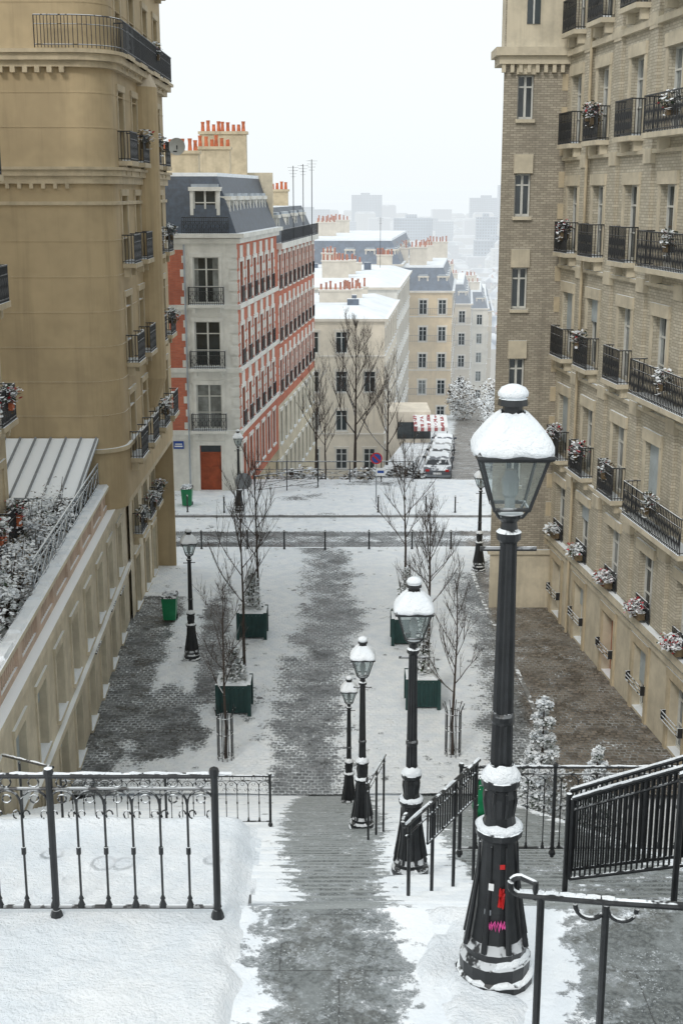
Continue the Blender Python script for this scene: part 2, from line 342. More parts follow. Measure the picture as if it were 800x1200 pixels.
def facade(Ao,f,W,z0,z1,wins,wm,part='walls',r=.28,det=2,sur=None,fm='frame'):
    mb=Ao.mb(part,wm); us={0,W}; zs={z0,z1}; op=[]
    for q in wins:
        uc,z,ww,h=q[:4]; op.append((uc-ww/2,uc+ww/2,z,z+h)); us|={uc-ww/2,uc+ww/2}; zs|={z,z+h}
    us=sorted(x for x in us if -1e-6<=x<=W+1e-6); zs=sorted(x for x in zs if z0-1e-6<=x<=z1+1e-6); P=f.P
    for j in range(len(zs)-1):
        za,zb=zs[j],zs[j+1]; zm=(za+zb)/2; st=None
        for i in range(len(us)-1):
            um=(us[i]+us[i+1])/2; hole=any(o[0]<um<o[1] and o[2]<zm<o[3] for o in op)
            if not hole and st is None: st=us[i]
            if hole and st is not None: quad(mb,P(st,0,za),P(us[i],0,za),P(us[i],0,zb),P(st,0,zb)); st=None
        if st is not None: quad(mb,P(st,0,za),P(W,0,za),P(W,0,zb),P(st,0,zb))
    for a,b,c,d in op:
        quad(mb,P(a,0,c),P(a,-r,c),P(a,-r,d),P(a,0,d)); quad(mb,P(b,0,c),P(b,-r,c),P(b,-r,d),P(b,0,d))
        quad(mb,P(a,0,c),P(b,0,c),P(b,-r,c),P(a,-r,c)); quad(mb,P(a,0,d),P(b,0,d),P(b,-r,d),P(a,-r,d))
    for q in wins: window(Ao,f,q[0],q[1],q[2],q[3],r,det,sur,q[4] if len(q)>4 else None,fm)
def prism(mb,pts,z0,z1,pts2=None):
    v,f,_=mb; b=len(v); k=len(pts); pts2=pts2 or pts
    v.extend([(p[0],p[1],z0) for p in pts]); v.extend([(p[0],p[1],z1) for p in pts2])
    for i in range(k): f.append((b+i,b+(i+1)%k,b+k+(i+1)%k,b+k+i))
    f.append(tuple(b+k+i for i in range(k))); f.append(tuple(b+i for i in reversed(range(k))))
def inset(pts,d):
    cx=sum(p[0] for p in pts)/len(pts); cy=sum(p[1] for p in pts)/len(pts); o=[]
    for p in pts:
        o.append((p[0]+(d if p[0]<cx else -d),p[1]+(d if p[1]<cy else -d)))
    return o
def chimney(Ao,x0,x1,y0,y1,z0,z1,n=6,m='cream',hp=.55,pm='terracotta'):
    box(Ao.mb('chimney_stacks',m),x0,x1,y0,y1,z0,z1); box(Ao.mb('chimney_caps',m),x0-.1,x1+.1,y0-.1,y1+.1,z1+.002,z1+.18)
    for i in range(n):
        x=x0+(x1-x0)*(i+.5)/n; lathe(Ao.mb('chimney_pots',pm),[(.13,0),(.10,hp*.8),(.13,hp*U(.7,1.3))],8,(x+U(-.06,.06),(y0+y1)/2+U(-.15,.15),z1+.18))
def dormer(Ao,f,uc,z,w=1.3,h=1.9,n0=-.3,dep=1.6,wm='white'):
    mb=Ao.mb('dormers',wm)
    ob(mb,f,uc-w/2-.18,uc-w/2,n0-dep,n0,z,z+h); ob(mb,f,uc+w/2,uc+w/2+.18,n0-dep,n0,z,z+h); ob(mb,f,uc-w/2-.25,uc+w/2+.25,n0-dep,n0+.1,z+h+.002,z+h+.22)
    ob(Ao.mb('dormer_roof','zinc'),f,uc-w/2-.1,uc+w/2+.1,n0-dep,n0,z+h+.222,z+h+.38)
    ob(Ao.mb('window_glass','glass'),f,uc-w/2-.01,uc+w/2+.01,n0-.25,n0-.2,z,z+h); fr=Ao.mb('window_frames','frame')
    ob(fr,f,uc-w/2,uc+w/2,n0-.2,n0-.13,z+h*.7,z+h*.7+.06); ob(fr,f,uc-.05,uc+.05,n0-.2,n0-.12,z,z+h)
    ob(fr,f,uc-w/2,uc-w/2+.08,n0-.2,n0-.125,z,z+h); ob(fr,f,uc+w/2-.08,uc+w/2,n0-.2,n0-.125,z,z+h)

# ================================================================ TERRAIN
def streetz(y): return -17-.13*(y-75)
def tz(x,y):
    if y<=76: return -17.25
    z=max(streetz(y),-78.)-.25
    cx=7.4+.097*(y-75)
    k=min(1,max(0,(cx-4.5-x)/3.)); drop=min(4.5,(y-76)*.5)*(1 if y<190 else 0)
    if y<190: z-=k*drop
    if y>3500: z+=(y-3500)*.026+ 22*noise.noise(Vector((x/900.,y/900.,0)))
    return z
xs=[-6000,-3000,-1500,-800,-400,-200,-100,-60]+[-40+2*i for i in range(46)]+[70,100,160,300,600,1200,3000,6000]
ys=[-60,-20,10,40,60,76]+[76+2.5*i for i in range(1,60)]+[230,240,260,300,350,400,500,540,600,800,1200,2000,3000,3500,4000,4800,5600,6500,8000]
v=[(x,y,tz(x,y)) for y in ys for x in xs]; nx=len(xs)
f=[(j*nx+i,j*nx+i+1,(j+1)*nx+i+1,(j+1)*nx+i) for j in range(len(ys)-1) for i in range(nx-1)]
me=bpy.data.meshes.new('ground'); me.from_pydata(v,[],f)
m,nt,p,oc=new('snowy_ground'); sx=N(nt,'ShaderNodeSeparateXYZ'); nt.links.new(oc,sx.inputs[0])
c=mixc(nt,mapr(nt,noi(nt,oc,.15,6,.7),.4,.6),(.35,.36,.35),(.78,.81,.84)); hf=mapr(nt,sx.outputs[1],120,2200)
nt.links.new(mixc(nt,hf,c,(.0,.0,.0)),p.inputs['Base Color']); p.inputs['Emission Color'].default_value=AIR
nt.links.new(mathn(nt,'MULTIPLY',hf,1.0),p.inputs['Emission Strength']); p.inputs['Roughness'].default_value=.9  # far ground darkens and glows in airlight colour, standing in for haze
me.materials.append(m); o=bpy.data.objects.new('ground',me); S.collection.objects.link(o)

def nz(x,y,s,k=0): return noise.noise(Vector((x*s,y*s,k)))
def sm(a,b,x):
    t=min(1,max(0,(x-a)/(b-a))); return t*t*(3-2*t)
def grid(name,x0,x1,y0,y1,dx,dy,zf,sf,m,cull=None):
    nxx=int((x1-x0)/dx)+1; nyy=int((y1-y0)/dy)+1; v=[];s=[]
    for j in range(nyy):
        for i in range(nxx):
            x=x0+(x1-x0)*i/(nxx-1); y=y0+(y1-y0)*j/(nyy-1); q=sf(x,y); s.append(q); v.append((x,y,zf(x,y,q)))
    f=[(j*nxx+i,j*nxx+i+1,(j+1)*nxx+i+1,(j+1)*nxx+i) for j in range(nyy-1) for i in range(nxx-1)]
    if cull is not None: f=[q for q in f if max(s[k] for k in q)>cull]
    me=bpy.data.meshes.new(name); me.from_pydata(v,[],f); at=me.attributes.new('snow','FLOAT','POINT'); at.data.foreach_set('value',s)
    me.materials.append(m)
    for q in me.polygons: q.use_smooth=True
    o=bpy.data.objects.new(name,me); S.collection.objects.link(o); return o
def s_plaza(x,y):
    s=1.04
    d=abs(x+.85+.3*math.sin(y*.21)); k=sm(.25,2.3,d+.6*nz(x,y,.6)+.25*sm(48,60,y)); 
    s=min(s,max(.20+.84*k,sm(58,70,y)*.6))
    if y<53: s=min(s,.14+.9*sm(-7.0,-6.3,x+.3*nz(y,0,.6)))
    e=math.hypot((x+5.9)/1.5,(y-39.4)/3.4); s=min(s,.08+.96*sm(.6,1.25,e+.25*nz(x,y,1)))
    e=abs(x+4.95+.25*math.sin(y*.4)); 
    if 41<y<56: s=min(s,.15+.9*sm(.2,1.0,e)+.8*(sm(51,56,y)))
    xb=4.2+.6*math.sin((y-38)*.16)
    q=.0+.26*sm(6.6,5.8,x)
    if y<60: s=min(s,max(q,1.04-sm(xb-.5,xb+1.3,x+.5*nz(x,y,.7)))+sm(54,60,y)*.8)
    s-=.18*max(0,nz(x,y,.35,8)); s-=.32*sm(.35,.6,nz(x*1.0,y*.35,1.1,4))
    return s
def s_road(x,y):
    s=.95-.25*max(0,nz(x*.3,y,.8,3))
    if y>60.9:
        for yy,wd in ((61.9,.55),(63.9,.5),(62.9,.7)):
            e=abs(y-yy-.012*x-.0012*(x-2)**2); s=min(s,(.04 if wd<.6 else .42)+.9*sm(wd*.6,wd*1.3,e))
    return s
grid('plaza_paving',-9.5,13,34.15,60.8,.16,.16,lambda x,y,s:-17+.05*min(1,max(0,s))+.012*nz(x,y,2)*s,s_plaza,M['cobble'])
grid('road',-45,45,60.8,67.4,.25,.15,lambda x,y,s:-17.12+.04*s+.01*nz(x,y,2),s_road,M['cobble'])
grid('pavement',-45,45,67.4,76.2,.3,.3,lambda x,y,s:-17+.05*s+.04*nz(x,y,.6)+.02*nz(x,y,2),lambda x,y:.95-.45*sm(.15,.45,nz(x*.5,y,.5,3)),M['cobble'])
K=A('kerb'); k=K.mb('kerb_stones','kerb')
for yy in (60.8,67.4):
    x=-45
    while x<45:
        box(k,x,x+.98,yy-.09,yy+.09,-17.3,-16.965 if yy<62 else -16.96); x+=1
yy=35; k=K.mb('wet_kerb_stones','kerbwet')
while yy<57:
    x=6.2+.25*math.sin(yy*.2); x2=6.2+.25*math.sin((yy+.97)*.2)
    hexa(k,[(x,yy,-17.2),(x+.15,yy,-17.2),(x2+.15,yy+.97,-17.2),(x2,yy+.97,-17.2),(x,yy,-16.965),(x+.15,yy,-16.965),(x2+.15,yy+.97,-16.965),(x2,yy+.97,-16.965)]); yy+=1
K.done()
o=grid('street',-3.2,3.4,74,330,.3,.8,lambda x,y,s:0,lambda x,y:.12+.75*sm(1.3,2.6,abs(x-.6)),M['cobble'])
for vv in o.data.vertices:
    y=vv.co.y; vv.co.x+=7.4+.097*(y-75); vv.co.z=(streetz(y) if y>75 else -17)+.02-(.05 if y<76.3 else 0)
for sgn,nm in ((-1,'street_pavement'),(1,'street_pavement')):
    o=grid(nm,0,2.4,76.3,330,.4,.8,lambda x,y,s:0,lambda x,y:.75,M['cobble'])
    for vv in o.data.vertices:
        y=vv.co.y; vv.co.x=(7.4+.097*(y-75))+ (3.4+vv.co.x if sgn>0 else -3.2-vv.co.x); vv.co.z=streetz(y)+.15
# ================================================================ STAIRS
prof=[]
def flight(y,z,n,tr,ri):
    out=[]
    for i in range(n):
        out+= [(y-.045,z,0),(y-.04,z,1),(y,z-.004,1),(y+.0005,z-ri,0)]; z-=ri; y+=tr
        if tr>.2: out+= [(y-.15,z,0)]
    return out,y,z
n0=18; z=-4.7+n0*.17; y=4.7-n0*.32; prof=[(y-3,z,0)]
fl,y,z=flight(y,z,n0,.32,.17); prof+=fl
yy=y
while yy<7.7: prof.append((yy,z,0)); yy+=.16
fl,y,z=flight(7.8,z,11,.29,.17); prof+=fl
fl,y,z=flight(y,z,62,.374,.1688); prof+=fl
prof.append((34.6,z,0))
def stair_z(Y):
    zz=prof[0][1]
    for a in prof:
        if a[0]<=Y+.001: zz=a[1]
        else: break
    return zz
def s_stair(x,y):
    n=.35*nz(x,y,1.1)+.2*nz(x,y,4)
    far=sm(8,26,y)
    xl=-.62-.75*far; xr=.50+.45*far
    d=min(x-xl,xr-x); s=1.05-.86*sm(-.18,.42,d+n*.4)
    d2=min(x-(1.25+.35*far),4.4-x); s=min(s,1.05-.86*sm(-.1,.4,d2+n*.4))
    if y>12 and x<-1.5: s=1.0
    if y>7.8: s+=.12
    return s
v=[];s=[];nos=[];X0,X1=-7.2,4.4; nxx=96
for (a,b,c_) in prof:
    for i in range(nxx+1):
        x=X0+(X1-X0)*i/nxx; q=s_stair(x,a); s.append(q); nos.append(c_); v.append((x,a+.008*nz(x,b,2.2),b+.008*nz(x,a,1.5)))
f=[(j*(nxx+1)+i,j*(nxx+1)+i+1,(j+1)*(nxx+1)+i+1,(j+1)*(nxx+1)+i) for j in range(len(prof)-1) for i in range(nxx)]
b=len(v)
for xx in (X0,X1):
    for (a,c,_q) in prof: v.append((xx,a,-18)); s.append(0); nos.append(0)
np_=len(prof)
for j in range(np_-1):
    f.append((j*(nxx+1),(j+1)*(nxx+1),b+j+1,b+j)); f.append((j*(nxx+1)+nxx,(j+1)*(nxx+1)+nxx,b+np_+j+1,b+np_+j))
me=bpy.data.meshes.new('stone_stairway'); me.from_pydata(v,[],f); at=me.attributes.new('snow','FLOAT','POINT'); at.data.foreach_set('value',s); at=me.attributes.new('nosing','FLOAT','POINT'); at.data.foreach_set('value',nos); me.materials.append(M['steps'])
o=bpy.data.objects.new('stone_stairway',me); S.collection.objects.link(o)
LB=A('landing_terrace'); box(LB.mb('retaining_block','kerb'),-7.2,-.70,7.6,8.95,-12,-4.72); LB.done()
def sb(x,y):
    e=min(-(.62)+.10*nz(y,0,1.7)+.06*nz(y,0,6)+.05*nz(x*3,y,4)-x,(8.94-y)*3)
    if y>7.75: e=min(e,(-.66-x+.05*nz(y,3,5)))
    return sm(-.03,.16,e)
def lump(x,y): return .034*nz(x,y,1.3)+.020*nz(x,y,3.5,2)+.008*nz(x,y,9)
grid('snow_bank',-7.2,-.40,2.9,8.95,.04,.05,lambda x,y,q:-4.735+.13*q+lump(x,y)*q,sb,M['snowfield'],.01)
def sb2(x,y):
    e=min(x-.50-.14*nz(y,0,2.2)-.05*nz(y,x,9)-.16*sm(6.9,5.9,y), 1.10+.15*nz(y,5,2)+.05*nz(y,x,8)-x, y-5.0,(7.76-y)*2)
    e-=.10*sm(.0,.5,nz(x*1.5,y*1.5,2,5))
    return sm(-.02,.13,e)
grid('snow_bank',.3,1.4,4.9,7.79,.025,.03,lambda x,y,q:-4.725+.075*q+lump(x,y)*q,sb2,M['snowfield'],.01)

# ================================================================ STREET LAMPS
def lamp(loc,scale,stick=False):
    L=A('street_lamp',loc); P=L.mb('post','iron')
    lathe(P,[(.235,0),(.235,.05),(.215,.07),(.22,.16),(.19,.20),(.20,.25),(.165,.30),(.135,.50),(.12,.75),(.108,.95),(.14,.97),(.145,1.01),(.10,1.04),(.088,1.1),(.098,1.22),(.088,1.27),(.115,1.29),(.118,1.33),(.085,1.36),(.07,1.42)],16)
    v,f,_=P; b0=len(v); n=24; pr=[(.066,1.42),(.062,1.7),(.056,2.2),(.049,2.8)]
    for r,z in pr:
        for j in range(n):
            t=2*math.pi*j/n; rr=r*(1 if j%2 else .84); v.append((rr*math.cos(t),rr*math.sin(t),z))
    for i in range(len(pr)-1):
        for j in range(n): f.append((b0+i*n+j,b0+i*n+(j+1)%n,b0+(i+1)*n+(j+1)%n,b0+(i+1)*n+j))
    lathe(P,[(.05,2.78),(.07,2.80),(.072,2.84),(.05,2.86),(.045,2.9),(.075,2.93),(.08,2.95),(.03,2.97)],16)
    lathe(P,[(.063,1.68),(.07,1.70),(.07,1.73),(.06,1.75)],16)
    for a in range(8):
        t=a*math.pi/4+.3
        tube(P,[(.195*math.cos(t),.195*math.sin(t),.26),(.158*math.cos(t),.158*math.sin(t),.5),(.128*math.cos(t),.128*math.sin(t),.72),(.12*math.cos(t),.12*math.sin(t),.93)],.020,6,.006)
        tube(P,[(.085*math.cos(t),.085*math.sin(t),1.10),(.10*math.cos(t),.10*math.sin(t),1.2),(.09*math.cos(t),.09*math.sin(t),1.26)],.012,5)
    tube(P,[(-.16,0,2.74),(.16,0,2.74)],.014,6)
    b,t_=.095,.185; z0,z1=2.99,3.29; q=[(-1,-1),(1,-1),(1,1),(-1,1)]
    Fm=L.mb('lantern_frame','iron'); G=L.mb('lantern_glass','lglass')
    for i in range(4):
        a,c=q[i],q[(i+1)%4]
        quad(G,(a[0]*b,a[1]*b,z0),(c[0]*b,c[1]*b,z0),(c[0]*t_,c[1]*t_,z1),(a[0]*t_,a[1]*t_,z1))
        tube(Fm,[(a[0]*b,a[1]*b,z0-.01),(a[0]*t_,a[1]*t_,z1+.01)],.010,6)
        tube(Fm,[(a[0]*b,a[1]*b,z0),(c[0]*b,c[1]*b,z0)],.011,6); tube(Fm,[(a[0]*t_,a[1]*t_,z1),(c[0]*t_,c[1]*t_,z1)],.014,6)
    for a in q: tube(Fm,[(0,0,2.93),(a[0]*b*.7,a[1]*b*.7,2.94),(a[0]*b,a[1]*b,2.99)],.009,6)
    lathe(L.mb('lamp_burner','curtain'),[(.03,2.96),(.03,3.04),(.045,3.06),(.05,3.14),(.03,3.2)],10)
    H=L.mb('lantern_hood','iron')
    def sq(mb,prf,n=4):
        lathe(mb,[(r*1.414,z) for r,z in prf],4,rot=math.pi/4)
    sq(H,[(.205,3.285),(.215,3.30),(.21,3.315),(.15,3.42),(.09,3.49),(.06,3.5)])
    lathe(H,[(.06,3.49),(.055,3.56),(.085,3.565),(.08,3.6),(.03,3.62)],12)
    Sn=L.mb('snow_cap','snow')
    v,f,_=Sn; b0=len(v); rings=[(.205,3.305),(.221,3.318),(.220,3.34),(.207,3.375),(.172,3.425),(.13,3.475),(.09,3.515),(.066,3.53)]; n=40
    for ri,(r,z) in enumerate(rings):
        for j in range(n):
            t=2*math.pi*j/n; cx,sy=math.cos(t),math.sin(t); k=(abs(cx)**7+abs(sy)**7)**(-1/7.); rr=r*k*(1+.06*noise.noise(Vector((cx*3,sy*3,z*9))))
            dz=(-.03*max(0,noise.noise(Vector((cx*6,sy*6,7)))) if ri<2 else 0)
            v.append((rr*cx,rr*sy,z+dz+.014*noise.noise(Vector((cx*4,sy*4,2+z*3)))))
    for i in range(len(rings)-1):
        for j in range(n): f.append((b0+i*n+j,b0+i*n+(j+1)%n,b0+(i+1)*n+(j+1)%n,b0+(i+1)*n+j))
    lathe(Sn,[(.06,3.605),(.084,3.615),(.086,3.635),(.068,3.662),(.03,3.678),(.005,3.682)],14)
    def ringsnow(r0,z0,r1,z1,th,n=24,seed=0,gap=0):
        v,f,_=Sn; b0=len(v)
        for rr,zz,tt in ((r0,z0,0),(r0+.008,z0+th*.4,.4),((r0+r1)/2,z0+th,1),(r1,z1,1)):
            for j in range(n):
                t=2*math.pi*j/n; k=1+.08*noise.noise(Vector((math.cos(t)*2,math.sin(t)*2,seed))); g=noise.noise(Vector((math.cos(t)*1.7,math.sin(t)*1.7,seed+3)))
                h=th*.6*g*tt; sc_=1 if not gap else max(0,min(1,(g+gap)*4))
                v.append((rr*k*math.cos(t),rr*k*math.sin(t),z0-.012+(zz-z0+.012+h)*sc_))
        for i in range(3):
            for j in range(n): f.append((b0+i*n+j,b0+i*n+(j+1)%n,b0+(i+1)*n+(j+1)%n,b0+(i+1)*n+j))
    ringsnow(.135,1.011,.10,1.05,.035,seed=loc[1]); ringsnow(.110,1.331,.075,1.42,.055,seed=loc[1]+5)
    ringsnow(.205,.165,.185,.215,.03,seed=loc[1]+9,gap=.12); ringsnow(.232,.052,.21,.085,.03,seed=loc[1]+12,gap=.15)
    if stick:
        def r(zz):
            if zz<.5: return .165+(.135-.165)*(zz-.3)/.2
            if zz<.75: return .135-.015*(zz-.5)/.25
            return .12-.012*(zz-.75)/.2
        def scr(part,m,z,h,tc,wd,nn,th=.005):
            mb=L.mb(part,m); pts=[]
            for i in range(nn+1):
                t=tc-wd/2+wd*i/nn+U(-.02,.02); zz=z+h*(.5+.5*(1 if i%2 else -1)*U(.4,1)); rr=r(zz)+.012; pts.append((rr*math.cos(t),rr*math.sin(t),zz))
            tube(mb,pts,th,5)
        def patch(part,m,z,h,tc,wd):
            mb=L.mb(part,m); k=4
            for i in range(k):
                t0=tc-wd/2+wd*i/k; t1=t0+wd/k; g=.022
                quad(mb,((r(z)+g)*math.cos(t0),(r(z)+g)*math.sin(t0),z),((r(z)+g)*math.cos(t1),(r(z)+g)*math.sin(t1),z),((r(z+h)+g)*math.cos(t1),(r(z+h)+g)*math.sin(t1),z+h),((r(z+h)+g)*math.cos(t0),(r(z+h)+g)*math.sin(t0),z+h))
        scr('pink_scrawl','pinkst',.40,.06,-1.65,.8,14,.008); scr('pink_scrawl','pinkst',.42,.05,-1.6,.7,11,.007); scr('red_scrawl','signred',.54,.10,-1.5,.22,9,.007); scr('red_scrawl','signred',.61,.07,-1.5,.20,7,.007)
        patch('white_label','signwhite',.66,.045,-1.95,.22); patch('red_label','signred',.80,.03,-1.5,.22); patch('grey_label','signback',.50,.035,-2.05,.28)
    return L.done(0,scale,smooth=('snow_cap',))
lamp((.945,7.0,-4.70),1.0,True)
l2=lamp((.80,13.5,stair_z(13.5)-.03),1.0)
for x,y,sc in ((.37,21.05,1.0),(.19,30.45,1.0)): dup(l2,(x,y,stair_z(y)-.03),.0,sc)
for x,y,sc in ((-5.6,45.3,1.38),(6.35,57.0,1.34),(-5.6,68.2,1.25),(9.6,73.0,1.25)): dup(l2,(x,y,-17.0),0.2,sc)

# ================================================================ IRON RAILINGS
def ornate(name,p0,p1,h=1.0,sp=.18,posts=(0,1)):
    O=A(name); mb=O.mb('ironwork','iron'); p0=Vector(p0); p1=Vector(p1); L=(p1-p0).length; d=(p1-p0)/L
    up=Vector((0,0,1)); Q=lambda u,z:tuple(p0+d*u+up*z)
    tube(mb,[Q(-.02,h),Q(L+.02,h)],.020,8); tube(mb,[Q(0,h-.09),Q(L,h-.09)],.011,6); tube(mb,[Q(0,.07),Q(L,.07)],.014,6)
    k=max(1,round(L/sp)); sp=L/k
    for i in range(k+1):
        u=i*sp
        tube(mb,[Q(u,.07),Q(u,h-.20)],.0085,5)
        lathe(mb,[(.030,0),(.012,.05),(.018,.06),(.006,.09)],6,Q(u,.07))
        tube(mb,[Q(u,h-.55),Q(u,h-.50)],.016,6)
        if i<k:
            arc=[Q(u+sp/2-sp/2*math.cos(t*math.pi/8),h-.20+.10*math.sin(t*math.pi/8)) for t in range(9)]; tube(mb,arc,.0085,5)
            for c,rr,zz in ((u+sp/2,.034,h-.045),(u+sp/2,.028,h-.16)):
                tube(mb,[Q(c+rr*math.cos(t*math.pi/5),zz+rr*math.sin(t*math.pi/5)) for t in range(11)],.006,4)
            for s_ in (-1,1):
                c=u+sp/2+s_*sp*.32; tube(mb,[Q(c+.022*math.cos(t*math.pi/4),h-.27+.03*math.sin(t*math.pi/4)) for t in range(7)],.0055,4)
    for t in posts:
        u=L*t; tube(mb,[Q(u,-.05),Q(u,h+.01)],.024,8); lathe(mb,[(.03,0),(.036,.02),(.028,.05),(.0,.065)],8,Q(u,h)); lathe(mb,[(.045,0),(.04,.03),(.028,.06)],8,Q(u,-.01))
    sn=O.mb('snow_line','snow')
    u=0
    while u<L:
        l=U(.08,.5)
        if R()<.7: tube(sn,[Q(u,h+.011),Q(u+l*.3,h+.019),Q(u+l*.6,h+.014),Q(min(L,u+l),h+.010)],.011,6)
        u+=l*1.15
    return O.done()
ornate('iron_railing',(-4.0,7.5,-4.6),(-.81,7.5,-4.6),1.0,.178,(0,.67,1))
ornate('iron_railing',(-5.1,21.4,-11.25),(-1.30,21.4,-11.25),.97,.2,(0,.5,1))
ornate('iron_railing',(1.45,14.3,-7.9),(4.3,14.3,-7.9),1.15,.2,(0,.4,1))
ornate('iron_railing',(4.3,14.3,-7.9),(6.4,14.3,-7.9),1.15,.2,(1,))
def hand(name,segs,r=.022,snow=True):
    O=A(name); mb=O.mb('handrail','iron')
    for s_,rr in segs: tube(mb,s_,rr,8)
    if snow:
        for s_,rr in segs:
            if rr>=.02:
                for i in range(len(s_)-1):
                    a,b=Vector(s_[i]),Vector(s_[i+1])
                    if abs((b-a).normalized().z)<.75 and (b-a).length>.2 :
                        t=0.
                        while t<1:
                            e=min(1,t+U(.08,.3)); 
                            if R()<.75: tube(O.mb('snow_line','snow'),[a.lerp(b,t)+Vector((0,0,rr*.75)),a.lerp(b,(t+e)/2)+Vector((0,0,rr*.95)),a.lerp(b,e)+Vector((0,0,rr*.75))],rr*.55,6)
                            t=e+.02
    return O.done()
def curl(c,rx,a0,a1,axis,k=10):
    c=Vector(c); ax=Vector(axis); return [tuple(c+ax*rx*math.cos(a0+(a1-a0)*i/k)+Vector((0,0,1))*rx*math.sin(a0+(a1-a0)*i/k)) for i in range(k+1)]
D=Vector((1,-.16,0)).normalized()
def q(u,z): return tuple(Vector((.90,5.95,-3.52))+D*u+Vector((0,0,z)))
hand('stair_handrail',[([q(.02,0),q(.5,0.0),q(1.9,.03)],.022),
 (curl(q(.02,.05),.05,-math.pi/2,-math.pi*1.5,D)+[q(.10,.07),q(.10,-.02)],.018),
 ([q(.13,0),q(.13,-1.2)],.020),([q(.46,-.02),q(.46,-1.2)],.020),([q(1.2,0),q(1.2,-1.2)],.02),
 (curl(q(.38,-.03),.075,0,-math.pi,D),.013),(curl(q(.54,-.03),.075,0,-math.pi,D),.013)])
def medrail(p0,p1,h,n,dense=False,base=None):
    p0=Vector(p0);p1=Vector(p1); segs=[]; d=(p1-p0); dn=Vector((d.x,d.y,0)).normalized()
    c=curl(tuple(p0+Vector((0,0,.06))),.06,-math.pi/2,-math.pi*1.6,dn)
    segs.append(([tuple(p0),tuple(p1)],.024)); segs.append((c,.02))
    segs.append(([tuple(p0-Vector((0,0,.12))),tuple(p1-Vector((0,0,.12)))],.012))
    for i in range(n):
        t=(i+.15)/(n-.7) if n>1 else 0; t=min(1,t); a=p0+d*t; segs.append(([tuple(a),(a.x,a.y,min(a.z-h-.1*t,stair_z(a.y)-.05))],.019))
        cc=curl((a.x,a.y,a.z-.12),.05,0,-math.pi,dn); segs.append((cc,.01))
    if dense:
        for i in range(22):
            a=p0+d*(.28+.7*i/21); segs.append(([tuple(a),(a.x,a.y,a.z-.42)],.010))
        a=p0+d*.28; b=p0+d*.98; segs.append(([(a.x,a.y,a.z-.42),(b.x,b.y,b.z-.42)],.015))
    return hand('stair_handrail',segs)
medrail((.62,11.3,-5.95),(1.50,12.9,-6.0),.95,4,True)
medrail((.40,18.3,-8.95),(.75,20.4,-9.4),1.0,3)
medrail((.30,24.3,-12.0),(.6,27.0,-12.6),1.0,3)
def gate(p0,p1,h0,h1,n):
    O=A('folding_iron_gate'); mb=O.mb('bars','iron'); p0=Vector(p0);p1=Vector(p1)
    for off in (0,.12):
        o_=Vector((.03,off,off*.25)); a,b=p0+o_,p1+o_
        tube(mb,[a,b],.022,8); tube(mb,[a-Vector((0,0,h0)),b-Vector((0,0,h1))],.02,8); tube(mb,[a-Vector((0,0,.12)),b-Vector((0,0,.12))],.014,6)
        for i in range(n+1):
            t=i/n; c=a.lerp(b,t); tube(mb,[c,c-Vector((0,0,h0+(h1-h0)*t))],.011 if i%n else .024,6)
        tube(O.mb('snow_line','snow'),[a+Vector((0,0,.02)),a.lerp(b,.3)+Vector((0,0,.028)),a.lerp(b,.6)+Vector((0,0,.02)),b+Vector((0,0,.024))],.014,6)
    for c,h in ((p0,h0),(p1,h1)): tube(mb,[c+Vector((0,.06,.03)),c-Vector((0,-.06,h+.35))],.028,8)
    O.done()
gate((2.22,11.4,-5.72),(3.25,10.7,-5.0),.86,1.02,24)
hand('stair_handrail',[([(2.9,10.1,-4.85),(4.0,9.7,-4.3)],.03),([(2.92,10.1,-4.9),(2.92,10.1,-6.2)],.03)])
hand('stair_handrail',[([(-7.0,24.5,-11.3),(-5.3,21.7,-10.25)],.03),([(-6.4,23.5,-11),(-6.4,23.5,-12.8)],.025)])
# ================================================================ LEFT TERRACE BUILDING
T=A('terrace_house'); a=(-7.42,23.5); b_=(-8.72,51.3); f=F(a,(b_[0]-a[0],b_[1]-a[1]),1); W=math.hypot(b_[0]-a[0],b_[1]-a[1])
ws=[]
u=2.0
while u<W-1.5:
    ws.append((u,-14.2,1.15,1.9,random.choice(['shutter','glass','curtain']))); ws.append((u,-16.9,1.15,2.1,random.choice(['shutter','shutter','glass']))); u+=2.75
facade(T,f,W,-17.3,-11.2,ws,'cream',sur='cream')
ob(T.mb('cornice','cream'),f,-.2,W+.1,-.05,.32,-11.2,-10.98); ob(T.mb('cornice','cream'),f,-.1,W+.1,-.05,.14,-14.75,-14.55)
u=.1
while u<W: ob(T.mb('dentils','cream'),f,u,u+.14,-.02,.2,-11.42,-11.203); u+=.34
pp=T.mb('parapet','pink'); u=0; 
ob(pp,f,0,W,-.18,.05,-10.98,-10.80); ob(T.mb('parapet_coping','cream'),f,0,W,-.26,.14,-10.22,-10.10)
while u<W-2:
    ob(pp,f,u,u+.45,-.2,.08,-10.798,-10.222); q_=u+.5
    while q_<u+2.35: ob(pp,f,q_,q_+.11,-.12,-.0,-10.798,-10.222); q_+=.2
    u+=2.4
u=0; sn=T.mb('parapet_snow','snow')
while u<W-.3:
    l=U(.4,1.3); h=U(.03,.10); 
    if R()<.92: hexa(sn,[f.P(u,-.25,-10.098),f.P(u+l,-.25,-10.098),f.P(u+l,.12,-10.098),f.P(u,.12,-10.098),f.P(u+.05,-.2,-10.098+h),f.P(u+l-.05,-.2,-10.098+h*.8),f.P(u+l-.05,.07,-10.098+h*.8),f.P(u+.05,.07,-10.098+h)])
    u+=l
rail(T,f,8.5,W-1,-.2,-10.1,.85,.55,part='terrace_railing',m='zinc',orn=True)
prism(T.mb('terrace_floor','snow'),[(-30,23.5),(-7.5,23.5),(-8.7,51.3),(-30,51.3)],-11.1,-10.97)
